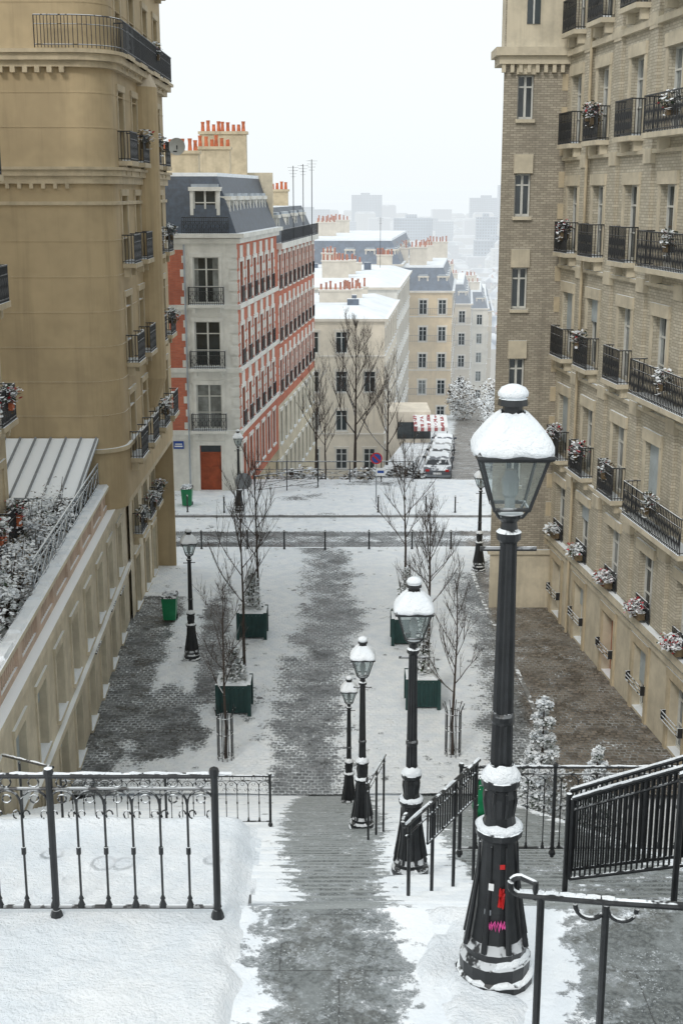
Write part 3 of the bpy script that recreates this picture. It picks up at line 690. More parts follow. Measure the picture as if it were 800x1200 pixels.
prism(T.mb('end_wall','cream'),[(-30,23.3),(-7.44,23.3),(-7.44,23.5),(-30,23.5)],-17.3,-11.1)
for (u,z) in ((16,-14.4),(20,-14.3),(22.5,-14.5)):
    tube(T.mb('window_guards','iron'),[f.P(u-.6,.25,z),f.P(u+.6,.25,z)],.03,6)
T.done()
C=A('conservatory'); prism(C.mb('glazed_walls','glass'),[(-13.5,41),(-8.95,41),(-9.0,44.1),(-13.5,44.1)],-10.95,-9.6)
hexa(C.mb('roof','zinc'),[(-14,40.2,-9.65),(-8.5,40.2,-9.65),(-8.5,44.15,-8.45),(-14,44.15,-8.45),(-14,40.2,-9.55),(-8.5,40.2,-9.55),(-8.5,44.15,-8.35),(-14,44.15,-8.35)])
for i in range(11):
    x=-13.9+i*.53; hexa(C.mb('roof_ribs','signback'),[(x,40.15,-9.56),(x+.06,40.15,-9.56),(x+.06,44.1,-8.36),(x,44.1,-8.36),(x,40.15,-9.49),(x+.06,40.15,-9.49),(x+.06,44.1,-8.29),(x,44.1,-8.29)])
    box(C.mb('posts','frame'),x,x+.07,40.93,41.0,-10.95,-9.5)
box(C.mb('posts','frame'),-14,-8.9,40.9,40.98,-9.68,-9.58)
C.done()
def shrub(name,c,rx,ry,rz,n,m,sz=.09,tr=True):
    O=A(name); blobs(O.mb('foliage',m),c,rx,ry,rz,n,sz)
    for i in range(9):
        t=U(0,6.28); tube(O.mb('stems','bark'),[(c[0],c[1],c[2]-rz*1.1),(c[0]+.5*rx*math.cos(t),c[1]+.5*ry*math.sin(t),c[2]+U(-.1,1.1)*rz)],.025,5,.008)
    for i in range(9): # snow gathers in clumps on the upper side
        t=U(0,6.28); q_=U(0,.8); blobs(O.mb('snow_on_leaves','snow'),(c[0]+q_*rx*math.cos(t),c[1]+q_*ry*math.sin(t),c[2]+rz*(U(.1,.9)*(1-q_*.6))),rx*.3,ry*.3,rz*.16,int(n*.07),sz*1.15)
    return O.done()
def wx(y): return -7.42-.0468*(y-23.5)
i_=0
yy=27.5
while yy<40.2:
    rz=U(.8,1.25); shrub('terrace_shrub',(wx(yy)-.95+U(-.1,.1),yy,-10.75+rz*.85),U(.65,.85),U(.75,.95),rz,480,('leaf','leafb','leaf','leafb','leafb')[i_%5],.075); i_+=1; yy+=U(1.15,1.5)
for c,rx,rz,n,mm in (((-10.4,33.5,-9.6),.9,1.1,700,'leafb'),((-10.6,36.5,-9.5),.9,1.2,600,'leaf'),((-10.2,30.6,-9.9),.8,.9,500,'leafb'),((-9.2,43.0,-10.0),.35,.9,300,'leaf')):
    shrub('terrace_shrub',c,rx,rx,rz,n,mm,.08)
for x,y in ((-9.2,31.9),(-9.5,35.8)):
    O=A('flower_pot'); lathe(O.mb('pot','terracotta'),[(.16,0),(.24,.4),(.26,.42),(.26,.48),(.2,.48)],12,(x,y,-10.97)); blobs(O.mb('plant','leafb'),(x,y,-10.2),.3,.3,.35,150,.07); O.done()
# ---------------------------------------------------------------- far-left apartment block
B=A('stone_apartment_building'); f=F((-9.45,25),(-.02,1),1)
ws=[(u,z,1.1,2.0) for u in (1.8,5.0,8.2,10.2) for z in (-9.6,-6.2,-2.9,.5,3.9)]
facade(B,f,11.3,-11,9,ws,'limetrim',sur='limetrim')
for u in (8.2,10.2):
    for z in (-9.6,-6.2,-2.9,.5,3.9): balcony(B,f,u,1.7,z-.02,.42,1.0,'limetrim',.1,flowers=(2 if z in(-9.6,-6.2) else 0))
for z in (-6.6,-3.3,.1,3.5,9): ob(B.mb('bands','cream'),f,-.1,11.35,-.05,.16,z-.1,z+.1)
prism(B.mb('rear_walls','limetrim'),[(-20,25),(-9.46,25.02),(-9.68,36.28),(-20,36.28)],-11,8.95)
B.done()
# ================================================================ LEFT OCHRE BUILDING
O=A('ochre_stone_building')
fw=F((-24,44.2),(1,0),1); facade(O,fw,15.2,-11,16,[],'limestone')
v,f_,_=O.mb('rounded_corner','limestone'); n=12; b0=len(v)
for i in range(n+1):
    t=math.pi/2*i/n; x=-8.8+1.1*math.sin(t); y=45.3-1.1*math.cos(t); v.append((x,y,-11)); v.append((x,y,16))
for i in range(n): f_.append((b0+2*i,b0+2*i+2,b0+2*i+3,b0+2*i+1))
fs=F((-7.7,45.3),(0,1),1)
FL=[-9.4,-5.9,-2.4,1.1,4.6,8.1]
ws=[(u,z,1.15,2.3) for u in (1.4,4.4,7.7,10.6) for z in FL]
facade(O,fs,12.4,-10.8,16,ws,'limestone',sur='limetrim')
for z in FL:
    for u in (1.4,4.4,7.7,10.6): balcony(O,fs,u,1.55,z-.02,.42,1.0,'limetrim',.1,flowers=(1 if R()<.35 else 0))
lathe(O.mb('bay','limestone'),[(.3,-8.4),(.72,-7.2),(.72,3.9),(.3,4.7)],20,fs.P(6.05,-.05,0))
def arcpts(d):
    return [(-8.8+(1.1+d)*math.sin(math.pi/2*i/8),45.3-(1.1+d)*math.cos(math.pi/2*i/8)) for i in range(9)]
def band(z,h,d,part='cornices',m='limetrim'):
    mb=O.mb(part,m)
    pts=[(-24,44.2-d)]+arcpts(d)+[(-7.7+d,57.7+d),(-9,57.7+d),(-9,46),(-24,46)]
    prism(mb,pts,z,z+h)
for z,h,d in ((4.2,.22,.35),(4.0,.2,.2),(4.42,.12,.45),(.55,.2,.22),(.3,.25,.12),(.75,.1,.3),(-.4,.12,.07),(-8.9,.15,.12),(7.9,.2,.25)): band(z,h-.004,d)
x=-24
while x<-8.9: box(O.mb('dentils','limetrim'),x,x+.16,43.96,44.21,3.82,3.998); box(O.mb('dentils','limetrim'),x,x+.12,44.04,44.21,.14,.297); x+=.4
for z in (2.1,3.2,-1.6,-2.8,-4.0,-5.2,-6.4,-7.6,6.0,9,10.5): band(z,.035,.014,'string_courses','limestone')
mbb=O.mb('top_balcony','ironfar'); ar=[(-9.9,43.75)]+arcpts(.42)+[(-7.25,57.5)]
for hh,rr in ((1.0,.022),(.1,.016),(.72,.012)): tube(mbb,[(p_[0],p_[1],4.56+hh) for p_ in ar],rr,5)
tube(mbb,[(-9.9,43.75,4.56),(-9.9,43.75,5.56)],.02,5)
for i in range(len(ar)-1):
    a_,b__=Vector((*ar[i],4.56)),Vector((*ar[i+1],4.56)); kk=max(1,int((b__-a_).length/.11))
    for j in range(kk): c_=a_.lerp(b__,j/kk); box(mbb,c_.x-.011,c_.x+.011,c_.y-.011,c_.y+.011,4.56,5.55)
prism(O.mb('roof','zinc'),[(-24,44.3),(-8.85,44.3),(-7.8,45.4),(-7.8,57.6),(-24,57.6)],15.8,16.2)
prism(O.mb('rear_walls','limestone'),[(-24,57.6),(-7.72,57.6),(-7.72,57.7),(-24,57.7)],-17,16)
fb=F((-8.55,50.0),(0,1),1)
ws=[(u,z,1.1,2.2) for u in (1.6,4.2,6.4) for z in (-13.6,-16.9)]
facade(O,fb,7.6,-17.3,-10.8,ws,'cream',part='base_walls',sur='cream')
for u in (1.6,4.2,6.4): balcony(O,fb,u,1.5,-13.62,.35,.9,'cream',.1,flowers=1)
box(O.mb('soffit','limetrim'),-9.2,-7.705,45.2,57.6,-11.0,-10.803)
box(O.mb('base_end_wall','cream'),-20,-8.56,57.4,57.62,-17.3,-11)
O.done()
O=A('satellite_dish'); v,f_,_=O.mb('dish','frame'); b0=len(v); n=18
for r,d in ((.01,.1),(.2,.06),(.36,0)):
    for j in range(n): t=6.283*j/n; v.append((-6.95+r*math.cos(t),56.2+d,1.9+r*math.sin(t)))
for i in range(2):
    for j in range(n): f_.append((b0+i*n+j,b0+i*n+(j+1)%n,b0+(i+1)*n+(j+1)%n,b0+(i+1)*n+j))
tube(O.mb('arm','iron'),[(-7.7,56.3,1.7),(-6.95,56.25,1.7)],.03,6); tube(O.mb('arm','iron'),[(-6.95,56.3,1.7),(-6.95,56.3,1.95)],.03,6); O.done()
# ================================================================ RIGHT BRICK BUILDING
O=A('brick_apartment_building'); FLR=[9.8,5.8,1.8,-2.2,-6.2,-10.2]
fe=F((6.2,51.5),(1,0),1)
WB=(2.75,-.9,-4.5,-8.1,-11.7,8.3)
ws=[(.85,z,.62,1.62,'glass') for z in WB]
facade(O,fe,2.5,-14.6,15,ws,'tanbrick2',part='end_walls',det=1)
facade(O,fe,2.5,-17.3,-14.6,[],'cream',part='end_plinth')
for z in WB:
    ob(O.mb('stone_blocks','cream'),fe,.48,1.22,-.02,.09,z+1.64,z+2.35); ob(O.mb('stone_blocks','cream'),fe,.48,1.22,-.02,.12,z-.13,z-.004)
for z in [-14.2+1.2*i for i in range(16)]: ob(O.mb('corner_quoins','limetrim'),fe,2.24,2.46,-.02,.03,z,z+.6)
fside=F((6.2,51.5),(1.6,9),-1)
facade(O,fside,9,-14.6,15,[],'tanbrick2',part='side_walls'); facade(O,fside,9,-17.3,-14.6,[],'cream',part='side_plinth')
box(O.mb('end_cornice','cream'),5.85,8.9,51.1,53,5.05,5.35); box(O.mb('end_cornice','cream'),6.0,8.8,51.25,53,4.75,5.046)
x=6.1
while x<8.6: box(O.mb('end_dentils','cream'),x,x+.14,51.3,51.48,4.45,4.747); x+=.32
box(O.mb('end_attic','cream'),6.25,8.6,51.46,53,5.352,7.5)
ob(O.mb('window_glass','glass'),fe,.8,1.3,.05,.07,6.2,7.4); ob(O.mb('window_frames','frame'),fe,1.02,1.08,.07,.09,6.2,7.4)
box(O.mb('end_plinth_band','cream'),6.12,8.9,51.4,52,-14.65,-14.45)
fr=F((8.66,51.5),(.11,-1),1); 
if fr.n[0]>0: fr=F((8.66,51.5),(.11,-1),-1)
W=34; bays=[1.3,4.5,8.1,11.5,14.9,18.3,21.7,25.1,28.5,31.9]
ws=[]
for i,u in enumerate(bays):
    for z in FLR: ws.append((u,z,1.3,2.45))
    ws.append((u,-13.7,1.3,2.3)); ws.append((u,-16.9,1.25,2.2,'door' if i in (2,5) else ('shutter' if i%2 else 'glass')))
facade(O,fr,W,-13.9,15,[w_ for w_ in ws if w_[1]>-14],'tanbrick',sur=None)
facade(O,fr,W,-17.3,-13.9,[w_ for w_ in ws if w_[1]<-14],'cream',part='plinth_walls',r=.35)
for i,u in enumerate(bays):
    for z in FLR:
        fl=2 if (i<5 and R()<.28) else (1 if R()<.2 else 0)
        if abs(u-13.2)>2.4: balcony(O,fr,u,1.75,z-.02,.42,1.15,'cream',.1,flowers=fl)
        ob(O.mb('lintels','cream'),fr,u-.85,u+.85,-.02,.09,z+2.46,z+2.85)
        ob(O.mb('jambs','cream'),fr,u-.83,u-.652,-.02,.05,z,z+2.455); ob(O.mb('jambs','cream'),fr,u+.652,u+.83,-.02,.05,z,z+2.455)
    ob(O.mb('lintels','cream'),fr,u-.85,u+.85,-.02,.09,-11.39,-11.05)
    rail(O,fr,u-.65,u+.65,.05,-13.7,.8,.1)
    P=fr.P(u,.25,-13.25)
    if i in (0,1,2,3,4): 
        ob(O.mb('window_boxes','leafb'),fr,u-.5,u+.5,.12,.36,-13.5,-13.27); blobs(O.mb('window_box_plants','leaf'),P,.4,.55,.3,190,.08); 
        blobs(O.mb('window_box_flowers','redfl'),(P[0],P[1],P[2]+.05),.4,.6,.3,110 if i in(2,3,4) else 22,.07)
        blobs(O.mb('window_box_snow','snow'),(P[0],P[1],P[2]+.18),.3,.5,.14,26,.08)
for i in range(len(bays)-1):
    uc=(bays[i]+bays[i+1])/2; ob(O.mb('pilasters','tanbrick'),fr,uc-.35,uc+.35,-.02,.12,-13.45,14.9)
    for z in FLR: ob(O.mb('pilaster_blocks','cream'),fr,uc-.37,uc+.37,-.02,.16,z-.9,z-.45)
for z,h,d in ((-13.9,.28,.22),(-14.25,.2,.1),(-10.62,.14,.13),(5.0,.2,.17),(9.2,.2,.35),(1.2,.12,.13),(-2.85,.12,.13),(-6.85,.12,.13)): ob(O.mb('bands','cream'),fr,-.05,W,-.05,d,z,z+h)
for u in bays:
    ob(O.mb('plinth_surrounds','limetrim'),fr,u-.85,u-.64,-.02,.07,-17.2,-14.6); ob(O.mb('plinth_surrounds','limetrim'),fr,u+.64,u+.85,-.02,.07,-17.2,-14.6); ob(O.mb('plinth_surrounds','limetrim'),fr,u-.86,u+.86,-.02,.09,-14.597,-14.3)
    for k_ in range(3): tube(O.mb('street_window_bars','ironfar'),[fr.P(u-.75,.22,-16.0+.14*k_),fr.P(u+.75,.22,-16.0+.14*k_)],.018,5)
    ob(O.mb('street_window_bars','ironfar'),fr,u-.75,u-.72,0,.22,-16.02,-15.7); ob(O.mb('street_window_bars','ironfar'),fr,u+.72,u+.75,0,.22,-16.02,-15.7)
for z in FLR: balcony(O,fr,13.2,5.2,z-.025,.6,1.1,'cream',.13,flowers=1,orn=True)
tube(O.mb('downpipes','limetrim'),[fr.P(3.4,.16,14),fr.P(3.4,.16,-16.9)],.055,8)
prism(O.mb('roof','zinc'),[(6.3,51.6),(8.75,51.6),(12.3,18),(30,18),(30,60),(7.8,60)],14.95,15.3)
O.done()
# ================================================================ RED BRICK BUILDING
O=A('red_brick_building'); CX,CY=-5.87,73.2
ff=F((-17,CY),(1,0),1); Wf=17+CX
FLZ=[-13.3,-9.7,-6.1]
ws=[(u,z,1.45,2.6) for u in (Wf-1.75,Wf-5.2,Wf-8.9) for z in FLZ]+[(Wf-1.75,-17,1.25,2.75,'door'),(Wf-5.2,-16.2,1.3,2),(Wf-8.9,-16.2,1.3,2)]
facade(O,ff,Wf,-17.2,-2.7,ws,'white',sur='white')
for u in (Wf-3.5,Wf-7.1):
    for z0 in (-13.4,-9.8,-6.2):
        ob(O.mb('brick_panels','redbrick'),ff,u-.55,u+.55,-.02,.03,z0+.0,z0+3.1)
        for s_ in range(4): ob(O.mb('quoins','white'),ff,u+.30+(.1 if s_%2 else 0),u+.75,-.02,.05,z0+.1+s_*.76,z0+.5+s_*.76)
for z in FLZ:
    for u in (Wf-1.75,Wf-5.2): balcony(O,ff,u,2.0,z-.02,.5,1.0,'white',.12)
    for s_ in range(5): ob(O.mb('quoins','white'),ff,Wf-.35-(.15 if s_%2 else 0),Wf+.03,-.02,.07,z+.1+s_*.62,z+.55+s_*.62)
dr=(.10,1); fa=F((CX,CY),dr,1); LA=15.; LB_=36.
us=[1.3+2.3*i for i in range(6)]
ws=[(u,z,1.0,2.3) for u in us for z in FLZ+[-16.6]]
facade(O,fa,LA,-17.4,-2.7,ws,'redbrick',part='brick_walls',sur='white',det=1)
for u in us:
    for z in FLZ:
        for s_ in range(4):
            ww=.34 if s_%2 else .50
            ob(O.mb('quoins','white'),fa,u-.5-ww,u-.5-.161,-.02,.05,z+.1+s_*.62,z+.56+s_*.62); ob(O.mb('quoins','white'),fa,u+.661,u+.5+ww,-.02,.05,z+.1+s_*.62,z+.56+s_*.62)
        rail(O,fa,u-.55,u+.55,.12,z,.95,.14,orn=False)
    for z in FLZ: ob(O.mb('white_bands','white'),fa,u-.45,u+.45,-.02,.045,z+2.53,z+3.2)
for z in (-2.75,-13.62,-10.0,-6.42): ob(O.mb('bands','white'),fa,0,LA,-.05,.2 if z>-3 else .12,z,z+.26); ob(O.mb('bands','white'),ff,0,Wf+.18,-.05,.2 if z>-3 else .12,z+.003,z+.263)
ob(O.mb('ground_floor_stone','white'),fa,-.03,.35,-.02,.05,-17.3,-13.63)
ob(O.mb('cornice','white'),fa,-.3,LA,-.05,.45,-2.44,-2.2); ob(O.mb('cornice','white'),ff,0,Wf+.45,-.05,.45,-2.438,-2.198)
fb2=F(fa.P(LA,0,0)[:2],dr,1); us2=[1.3+2.3*i for i in range(9)]
facade(O,fb2,LB_-LA,-14.4,-3.6,[(u,z,1.0,2.3) for u in us2 for z in (-10.,-13.6,-6.4)],'redbrick',part='brick_walls',sur='white',det=1)
facade(O,fb2,LB_-LA,-26,-14.4,[(u,z,1.0,2.3) for u in us2 for z in (-17.2,-20.8)],'cream',part='lower_walls',sur='white',det=1)
for u in us2:
    for z in (-10,-13.6,-6.4):
        ob(O.mb('white_bands','white'),fb2,u-.45,u+.45,-.02,.045,z+2.53,z+3.1); rail(O,fb2,u-.55,u+.55,.12,z,.95,.16,orn=False)
        for s_ in range(4):
            ww=.34 if s_%2 else .50
            ob(O.mb('quoins','white'),fb2,u-.5-ww,u-.661,-.02,.05,z+.1+s_*.62,z+.56+s_*.62)
ob(O.mb('cornice','white'),fb2,0,LB_-LA,-.05,.4,-3.7,-3.3); rail(O,fb2,0,LB_-LA,.35,-3.3,.9,.2,orn=False)
pe=fa.P(LA,0,0); pe2=fb2.P(LB_-LA,0,0)
ring=[(-17,CY),(CX,CY),(pe[0],pe[1]),(-17,pe[1])]
rt=[(-16,CY+1.1),(CX-1.1,CY+1.1),(pe[0]-1.1,pe[1]-.05),(-16,pe[1]-.05)]
prism(O.mb('mansard','slate'),ring,-2.2,.9,rt); prism(O.mb('roof_top','snow'),[(p_[0],p_[1]) for p_ in rt],.902,1.1)
ring2=[(-17,pe[1]+.05),(pe[0],pe[1]+.05),(pe2[0],pe2[1]),(-17,pe2[1])]
prism(O.mb('mansard2','slate'),ring2,-3.3,-1.0,[(-16,pe[1]+.05),(pe[0]-1.0,pe[1]+.05),(pe2[0]-1.0,pe2[1]-1),(-16,pe2[1]-1)])
box(O.mb('party_wall','cream'),-17,pe[0]-.2,pe[1]-.2,pe[1]+.2,-3,1.3)
box(O.mb('end_wall','cream'),-17,pe2[0]-.05,pe2[1]-.2,pe2[1]-.01,-26,-3.4)
for u in (Wf-1.75,Wf-5.2): dormer(O,ff,u,-2.1,1.3,2.2,-.35)
rail(O,ff,Wf-3,Wf-.4,.3,-2.2,.9,.12)
for u in us[::1]: dormer(O,fa,u,-2.1,.9,1.7,-.45,1.2)
for u in us2[1::2]: dormer(O,fb2,u,-3.2,.9,1.5,-.4,1.0)
chimney(O,-10.5,-8.3,77,78,-1,2.2,6,'limetrim'); chimney(O,-8.9,-6.9,82,83,-1,2.6,6); chimney(O,-9.2,-6.2,86.6,87.5,-1,3.7,9,'limetrim')
chimney(O,-6.8,-5.2,98,98.8,-2,.3,6); chimney(O,-6,-4.3,106,106.8,-2,.1,5)
box(O.mb('street_name_plate','blue'),-9.75,-9.15,CY-.06,CY-.02,-14.45,-14.0)
box(O.mb('street_name_lines','signwhite'),-9.65,-9.25,CY-.075,CY-.062,-14.20,-14.14); box(O.mb('street_name_lines','signwhite'),-9.68,-9.22,CY-.075,CY-.062,-14.34,-14.26)
tube(O.mb('downpipe','zinc'),[ff.P(Wf-2.95,.1,-2.8),ff.P(Wf-2.95,.1,-17)],.05,6)
O.done()
for x,y,z0,h in ((-3.5,96,-1.5,3.4),(-2.9,100,-1.5,3.6),(-2.2,98,-1.5,3.9),(4.9,165,-8,5)):
    Q=A('roof_antenna'); tube(Q.mb('mast','ironfar'),[(x,y,z0-2),(x,y,z0+h)],.03,5)
    for k_ in range(4): tube(Q.mb('aerial','ironfar'),[(x-.4+.07*k_,y,z0+h-.1-.22*k_),(x+.4-.07*k_,y,z0+h-.1-.22*k_)],.016,4)
    Q.done()
# ================================================================ STREET ROWS
def block(name,x0,y0,x1,side_len,zb,zt,wm,fh=3.7,dirn=(.095,1),roof='flat',bal=False,chim=2):
    O=A(name); wmm=wm
    ffr=F((x0,y0),(1,0),1); Wd=x1-x0
    nf=int((zt-zb)/fh); zz=[zt-fh*(i+1)+.6 for i in range(nf)]
    k=max(1,int(Wd/2.6)); ws=[(Wd*(i+.5)/k,z,1.05,2.0) for i in range(k) for z in zz if R()<.93]
    facade(O,ffr,Wd,zb,zt,ws,wmm,sur=hm['trim'] ,det=1,r=.2,fm=hm['frame'])
    fss=F((x1,y0),dirn,1); k=int(side_len/2.8); ws=[(side_len*(i+.5)/k,z,1.05,2.1) for i in range(k) for z in zz]
    facade(O,fss,side_len,zb-6,zt,ws,wmm,part='side_walls',sur=hm['trim'],det=0,r=.2,fm=hm['frame'])
    e=fss.P(side_len,0,0); ring=[(x0,y0),(x1,y0),(e[0],e[1]),(x0,e[1])]
    for z in zz[::2]: ob(O.mb('bands',hm['trim']),fss,0,side_len,-.02,.12,z-.35,z-.2); ob(O.mb('bands',hm['trim']),ffr,0,Wd+.12,-.02,.12,z-.351,z-.2)
    ob(O.mb('cornice',hm['trim']),fss,-.3,side_len,-.05,.35,zt-.1,zt+.15); ob(O.mb('cornice',hm['trim']),ffr,0,Wd+.35,-.05,.35,zt-.102,zt+.148)
    if bal:
        for z in zz: rail(O,fss,0,side_len,.3,z,.9,.5,orn=False,part='side_railings',m=hm['iron']); rail(O,ffr,.3,Wd,.3,z,.9,.3,orn=False,part='front_railings',m=hm['iron']); 
    if roof=='flat':
        ri=inset(ring,min(2.5,Wd*.3)); prism(O.mb('roof',hm['roofsnow']),ring,zt+.15,zt+1.0,ri)
        for i in range(5):
            cx=x0+Wd*U(.2,.8); cy=y0+side_len*U(.2,.9); box(O.mb('roof_vents',hm['slate']),cx,cx+U(.5,1.2),cy,cy+.8,zt+.9,zt+U(1.3,2.0))
    else:
        ri=inset(ring,1.2); prism(O.mb('mansard',hm['slate']),ring,zt+.15,zt+3.2,ri); prism(O.mb('roof_snow',hm['roofsnow']),ri,zt+3.2,zt+3.5)
        for i in range(max(1,int(Wd/2.6))): dormer(O,ffr,Wd*(i+.5)/max(1,int(Wd/2.6)),zt+.2,1,1.7,-.5,1,hm['trim'])
        for i in range(int(side_len/4)): dormer(O,fss,2+i*4,zt+.2,1,1.7,-.5,1,hm['trim'])
        zt+=3
    for i in range(chim):
        cy=y0+side_len*(i+.4)/chim; cx=x0+(x1-x0)*U(.25,.8)+(.095*(cy-y0)); w_=U(.9,1.9); chimney(O,cx-w_,cx+w_,cy,cy+.8,zt,zt+U(1.4,2.8),random.choice((4,5,7)),m=hm['trim'],hp=.7,pm=hm['pots'])
    return O.done()
def band_mats(Y):
    h=hz(Y); n=str(int(Y))
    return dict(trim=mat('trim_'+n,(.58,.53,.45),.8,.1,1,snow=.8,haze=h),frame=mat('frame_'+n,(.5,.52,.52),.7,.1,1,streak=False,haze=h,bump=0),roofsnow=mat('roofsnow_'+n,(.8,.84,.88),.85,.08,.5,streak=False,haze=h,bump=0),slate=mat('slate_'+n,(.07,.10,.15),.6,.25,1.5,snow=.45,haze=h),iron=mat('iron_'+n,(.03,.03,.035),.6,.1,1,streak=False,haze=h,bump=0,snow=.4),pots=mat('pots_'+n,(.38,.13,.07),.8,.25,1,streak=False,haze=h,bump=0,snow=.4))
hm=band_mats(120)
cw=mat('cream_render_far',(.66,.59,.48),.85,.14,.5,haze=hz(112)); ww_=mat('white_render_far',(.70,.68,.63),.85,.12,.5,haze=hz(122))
block('cream_apartment_building',-12,120,4.0,22,-27,-11.5,cw,chim=4)
block('white_apartment_building',-8,142.4,6.1,32,-31,-10.2,ww_,chim=5)
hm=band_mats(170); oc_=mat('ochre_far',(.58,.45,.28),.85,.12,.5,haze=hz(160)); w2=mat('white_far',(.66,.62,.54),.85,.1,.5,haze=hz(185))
block('haussmann_apartment_building',2,178,15.2,26,-33,-13.2,oc_,roof='m',bal=True,chim=5)
block('white_apartment_building',-14,176,8.0,40,-33,-9.5,w2,roof='m',chim=5)
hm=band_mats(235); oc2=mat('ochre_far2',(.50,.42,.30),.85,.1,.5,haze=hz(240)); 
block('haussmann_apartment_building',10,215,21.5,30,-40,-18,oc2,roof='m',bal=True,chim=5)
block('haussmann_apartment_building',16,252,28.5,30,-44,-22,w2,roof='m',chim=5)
block('haussmann_apartment_building',20,292,34,40,-50,-26,oc2,roof='m',chim=5)
block('apartment_building',-30,225,0,50,-40,-14,w2,roof='m',chim=7)
block('apartment_building',-10,290,14,40,-50,-22,w2,chim=6)
O=A('cafe'); zc=streetz(114)
box(O.mb('walls',cw),4.2,8.0,113.5,119,zc-4,zc+3.0); box(O.mb('glazing','glass'),5,8.01,113.4,118,zc+.6,zc+2.1)
x0,y0,x1,y1=6.4,111.6,9.4,113.5; k_=0; x=x0
while x<x1-.1:
    mm='awnred' if k_%2==0 else 'signwhite'
    hexa(O.mb('awning_'+mm,mm),[(x,y0,zc+1.9),(x+.3,y0,zc+1.9),(x+.3,y1,zc+2.7),(x,y1,zc+2.7),(x,y0,zc+1.96),(x+.3,y0,zc+1.96),(x+.3,y1,zc+2.76),(x,y1,zc+2.76)])
    box(O.mb('valance_'+mm,mm),x,x+.3,y0-.04,y0-.004,zc+1.62,zc+1.93); x+=.3; k_+=1
for x in (x0+.05,x1-.05): tube(O.mb('awning_posts','iron'),[(x,y0+.1,zc-1),(x,y0+.1,zc+1.9)],.04,6)
O.done()
# ================================================================ DISTANT CITY
def citymat(i,col,h):
    m,nt,p,oc=new('distant_facade_%d'%i)
    sx=N(nt,'ShaderNodeSeparateXYZ'); nt.links.new(oc,sx.inputs[0]); g=N(nt,'ShaderNodeNewGeometry'); sg=N(nt,'ShaderNodeSeparateXYZ'); nt.links.new(g.outputs['Normal'],sg.inputs[0])
    cb=N(nt,'ShaderNodeCombineXYZ'); nt.links.new(mathn(nt,'ADD',sx.outputs[0],sx.outputs[1]),cb.inputs[0]); nt.links.new(sx.outputs[2],cb.inputs[1])
    b=N(nt,'ShaderNodeTexBrick'); nt.links.new(cb.outputs[0],b.inputs[0]); b.offset=0; b.inputs['Scale'].default_value=1; b.inputs['Brick Width'].default_value=3.; b.inputs['Row Height'].default_value=3.2; b.inputs['Mortar Size'].default_value=.85; b.inputs['Mortar Smooth'].default_value=.1
    b.inputs['Color1'].default_value=(.09,.1,.12,1); b.inputs['Color2'].default_value=(.2,.2,.22,1); b.inputs['Mortar'].default_value=(*col,1)
    big=noi(nt,oc,.03,2); c=mixc(nt,mapr(nt,big,.4,.6,0,.5),b.outputs[0],mul(col,.6))
    up=mapr(nt,sg.outputs[2],.4,.6); c=mixc(nt,up,c,mixc(nt,mapr(nt,noi(nt,oc,.08,3),.4,.6),(.20,.25,.32),(.8,.84,.88)))
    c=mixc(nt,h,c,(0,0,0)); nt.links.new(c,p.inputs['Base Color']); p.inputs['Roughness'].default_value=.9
    p.inputs['Emission Color'].default_value=AIR; p.inputs['Emission Strength'].default_value=h*.93  # haze built into the facade material: darkened base plus airlight glow
    return m
O=A('distant_city'); ci=0
for ya,yb,st in ((300,420,16),(420,600,18),(600,900,22),(900,1400,30),(1400,2200,42),(2200,3600,70)):
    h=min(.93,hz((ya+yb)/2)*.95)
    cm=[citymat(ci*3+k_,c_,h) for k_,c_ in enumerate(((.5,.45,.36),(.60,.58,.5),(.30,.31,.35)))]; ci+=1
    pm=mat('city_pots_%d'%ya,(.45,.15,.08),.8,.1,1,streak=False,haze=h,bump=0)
    y=ya
    while y<yb:
        x=-.20*y
        while x<.26*y:
            wd=st*U(.4,.95); cx=7.4+.097*(min(y,500)-75)
            if not (y<360 and abs(x+wd/2-cx)<wd/2+5) and R()<.92:
                z=max(streetz(y),-78); H=U(10,22)*(1 if R()<.95 or y<700 else 2.2); k_=random.randrange(3)
                x_,y_=x+U(0,3),y+U(0,st*.3); dp=st*U(.5,.8)
                box(O.mb('blocks_%d_%d'%(ya,k_),cm[k_]),x_,x_+wd,y_,y_+dp,z-6,z+H)
                if R()<.7 and wd>7 and dp>7: prism(O.mb('roofs_%d'%ya,cm[2]),[(x_,y_),(x_+wd,y_),(x_+wd,y_+dp),(x_,y_+dp)],z+H+.01,z+H+3,[(x_+3,y_+3),(x_+wd-3,y_+3),(x_+wd-3,y_+dp-3),(x_+3,y_+dp-3)])
                if y<1000:
                    for q_ in range(3):
                        a_=x_+wd*U(.1,.8); b__=y_+dp*U(.1,.9); t_=z+H+U(2,5); box(O.mb('stacks_%d'%ya,cm[1]),a_,a_+U(1.2,3),b__,b__+.9,z+H,t_); box(O.mb('pots_%d'%ya,pm),a_+.2,a_+1.1,b__+.2,b__+.6,t_+.01,t_+.7)
            x+=st*U(.85,1.15)
        y+=st*.9
O.done()
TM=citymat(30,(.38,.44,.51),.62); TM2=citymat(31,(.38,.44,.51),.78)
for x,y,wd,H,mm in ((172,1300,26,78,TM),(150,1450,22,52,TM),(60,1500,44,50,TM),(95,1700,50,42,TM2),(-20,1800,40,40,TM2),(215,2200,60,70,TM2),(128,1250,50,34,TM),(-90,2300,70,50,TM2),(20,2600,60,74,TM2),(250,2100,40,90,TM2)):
    O=A('tower_block'); box(O.mb('tower',mm),x,x+wd,y,y+20,-84,-78+H); box(O.mb('roof_plant',mm),x+wd*.3,x+wd*.6,y+4,y+12,-78+H+.01,-78+H+4); O.done()

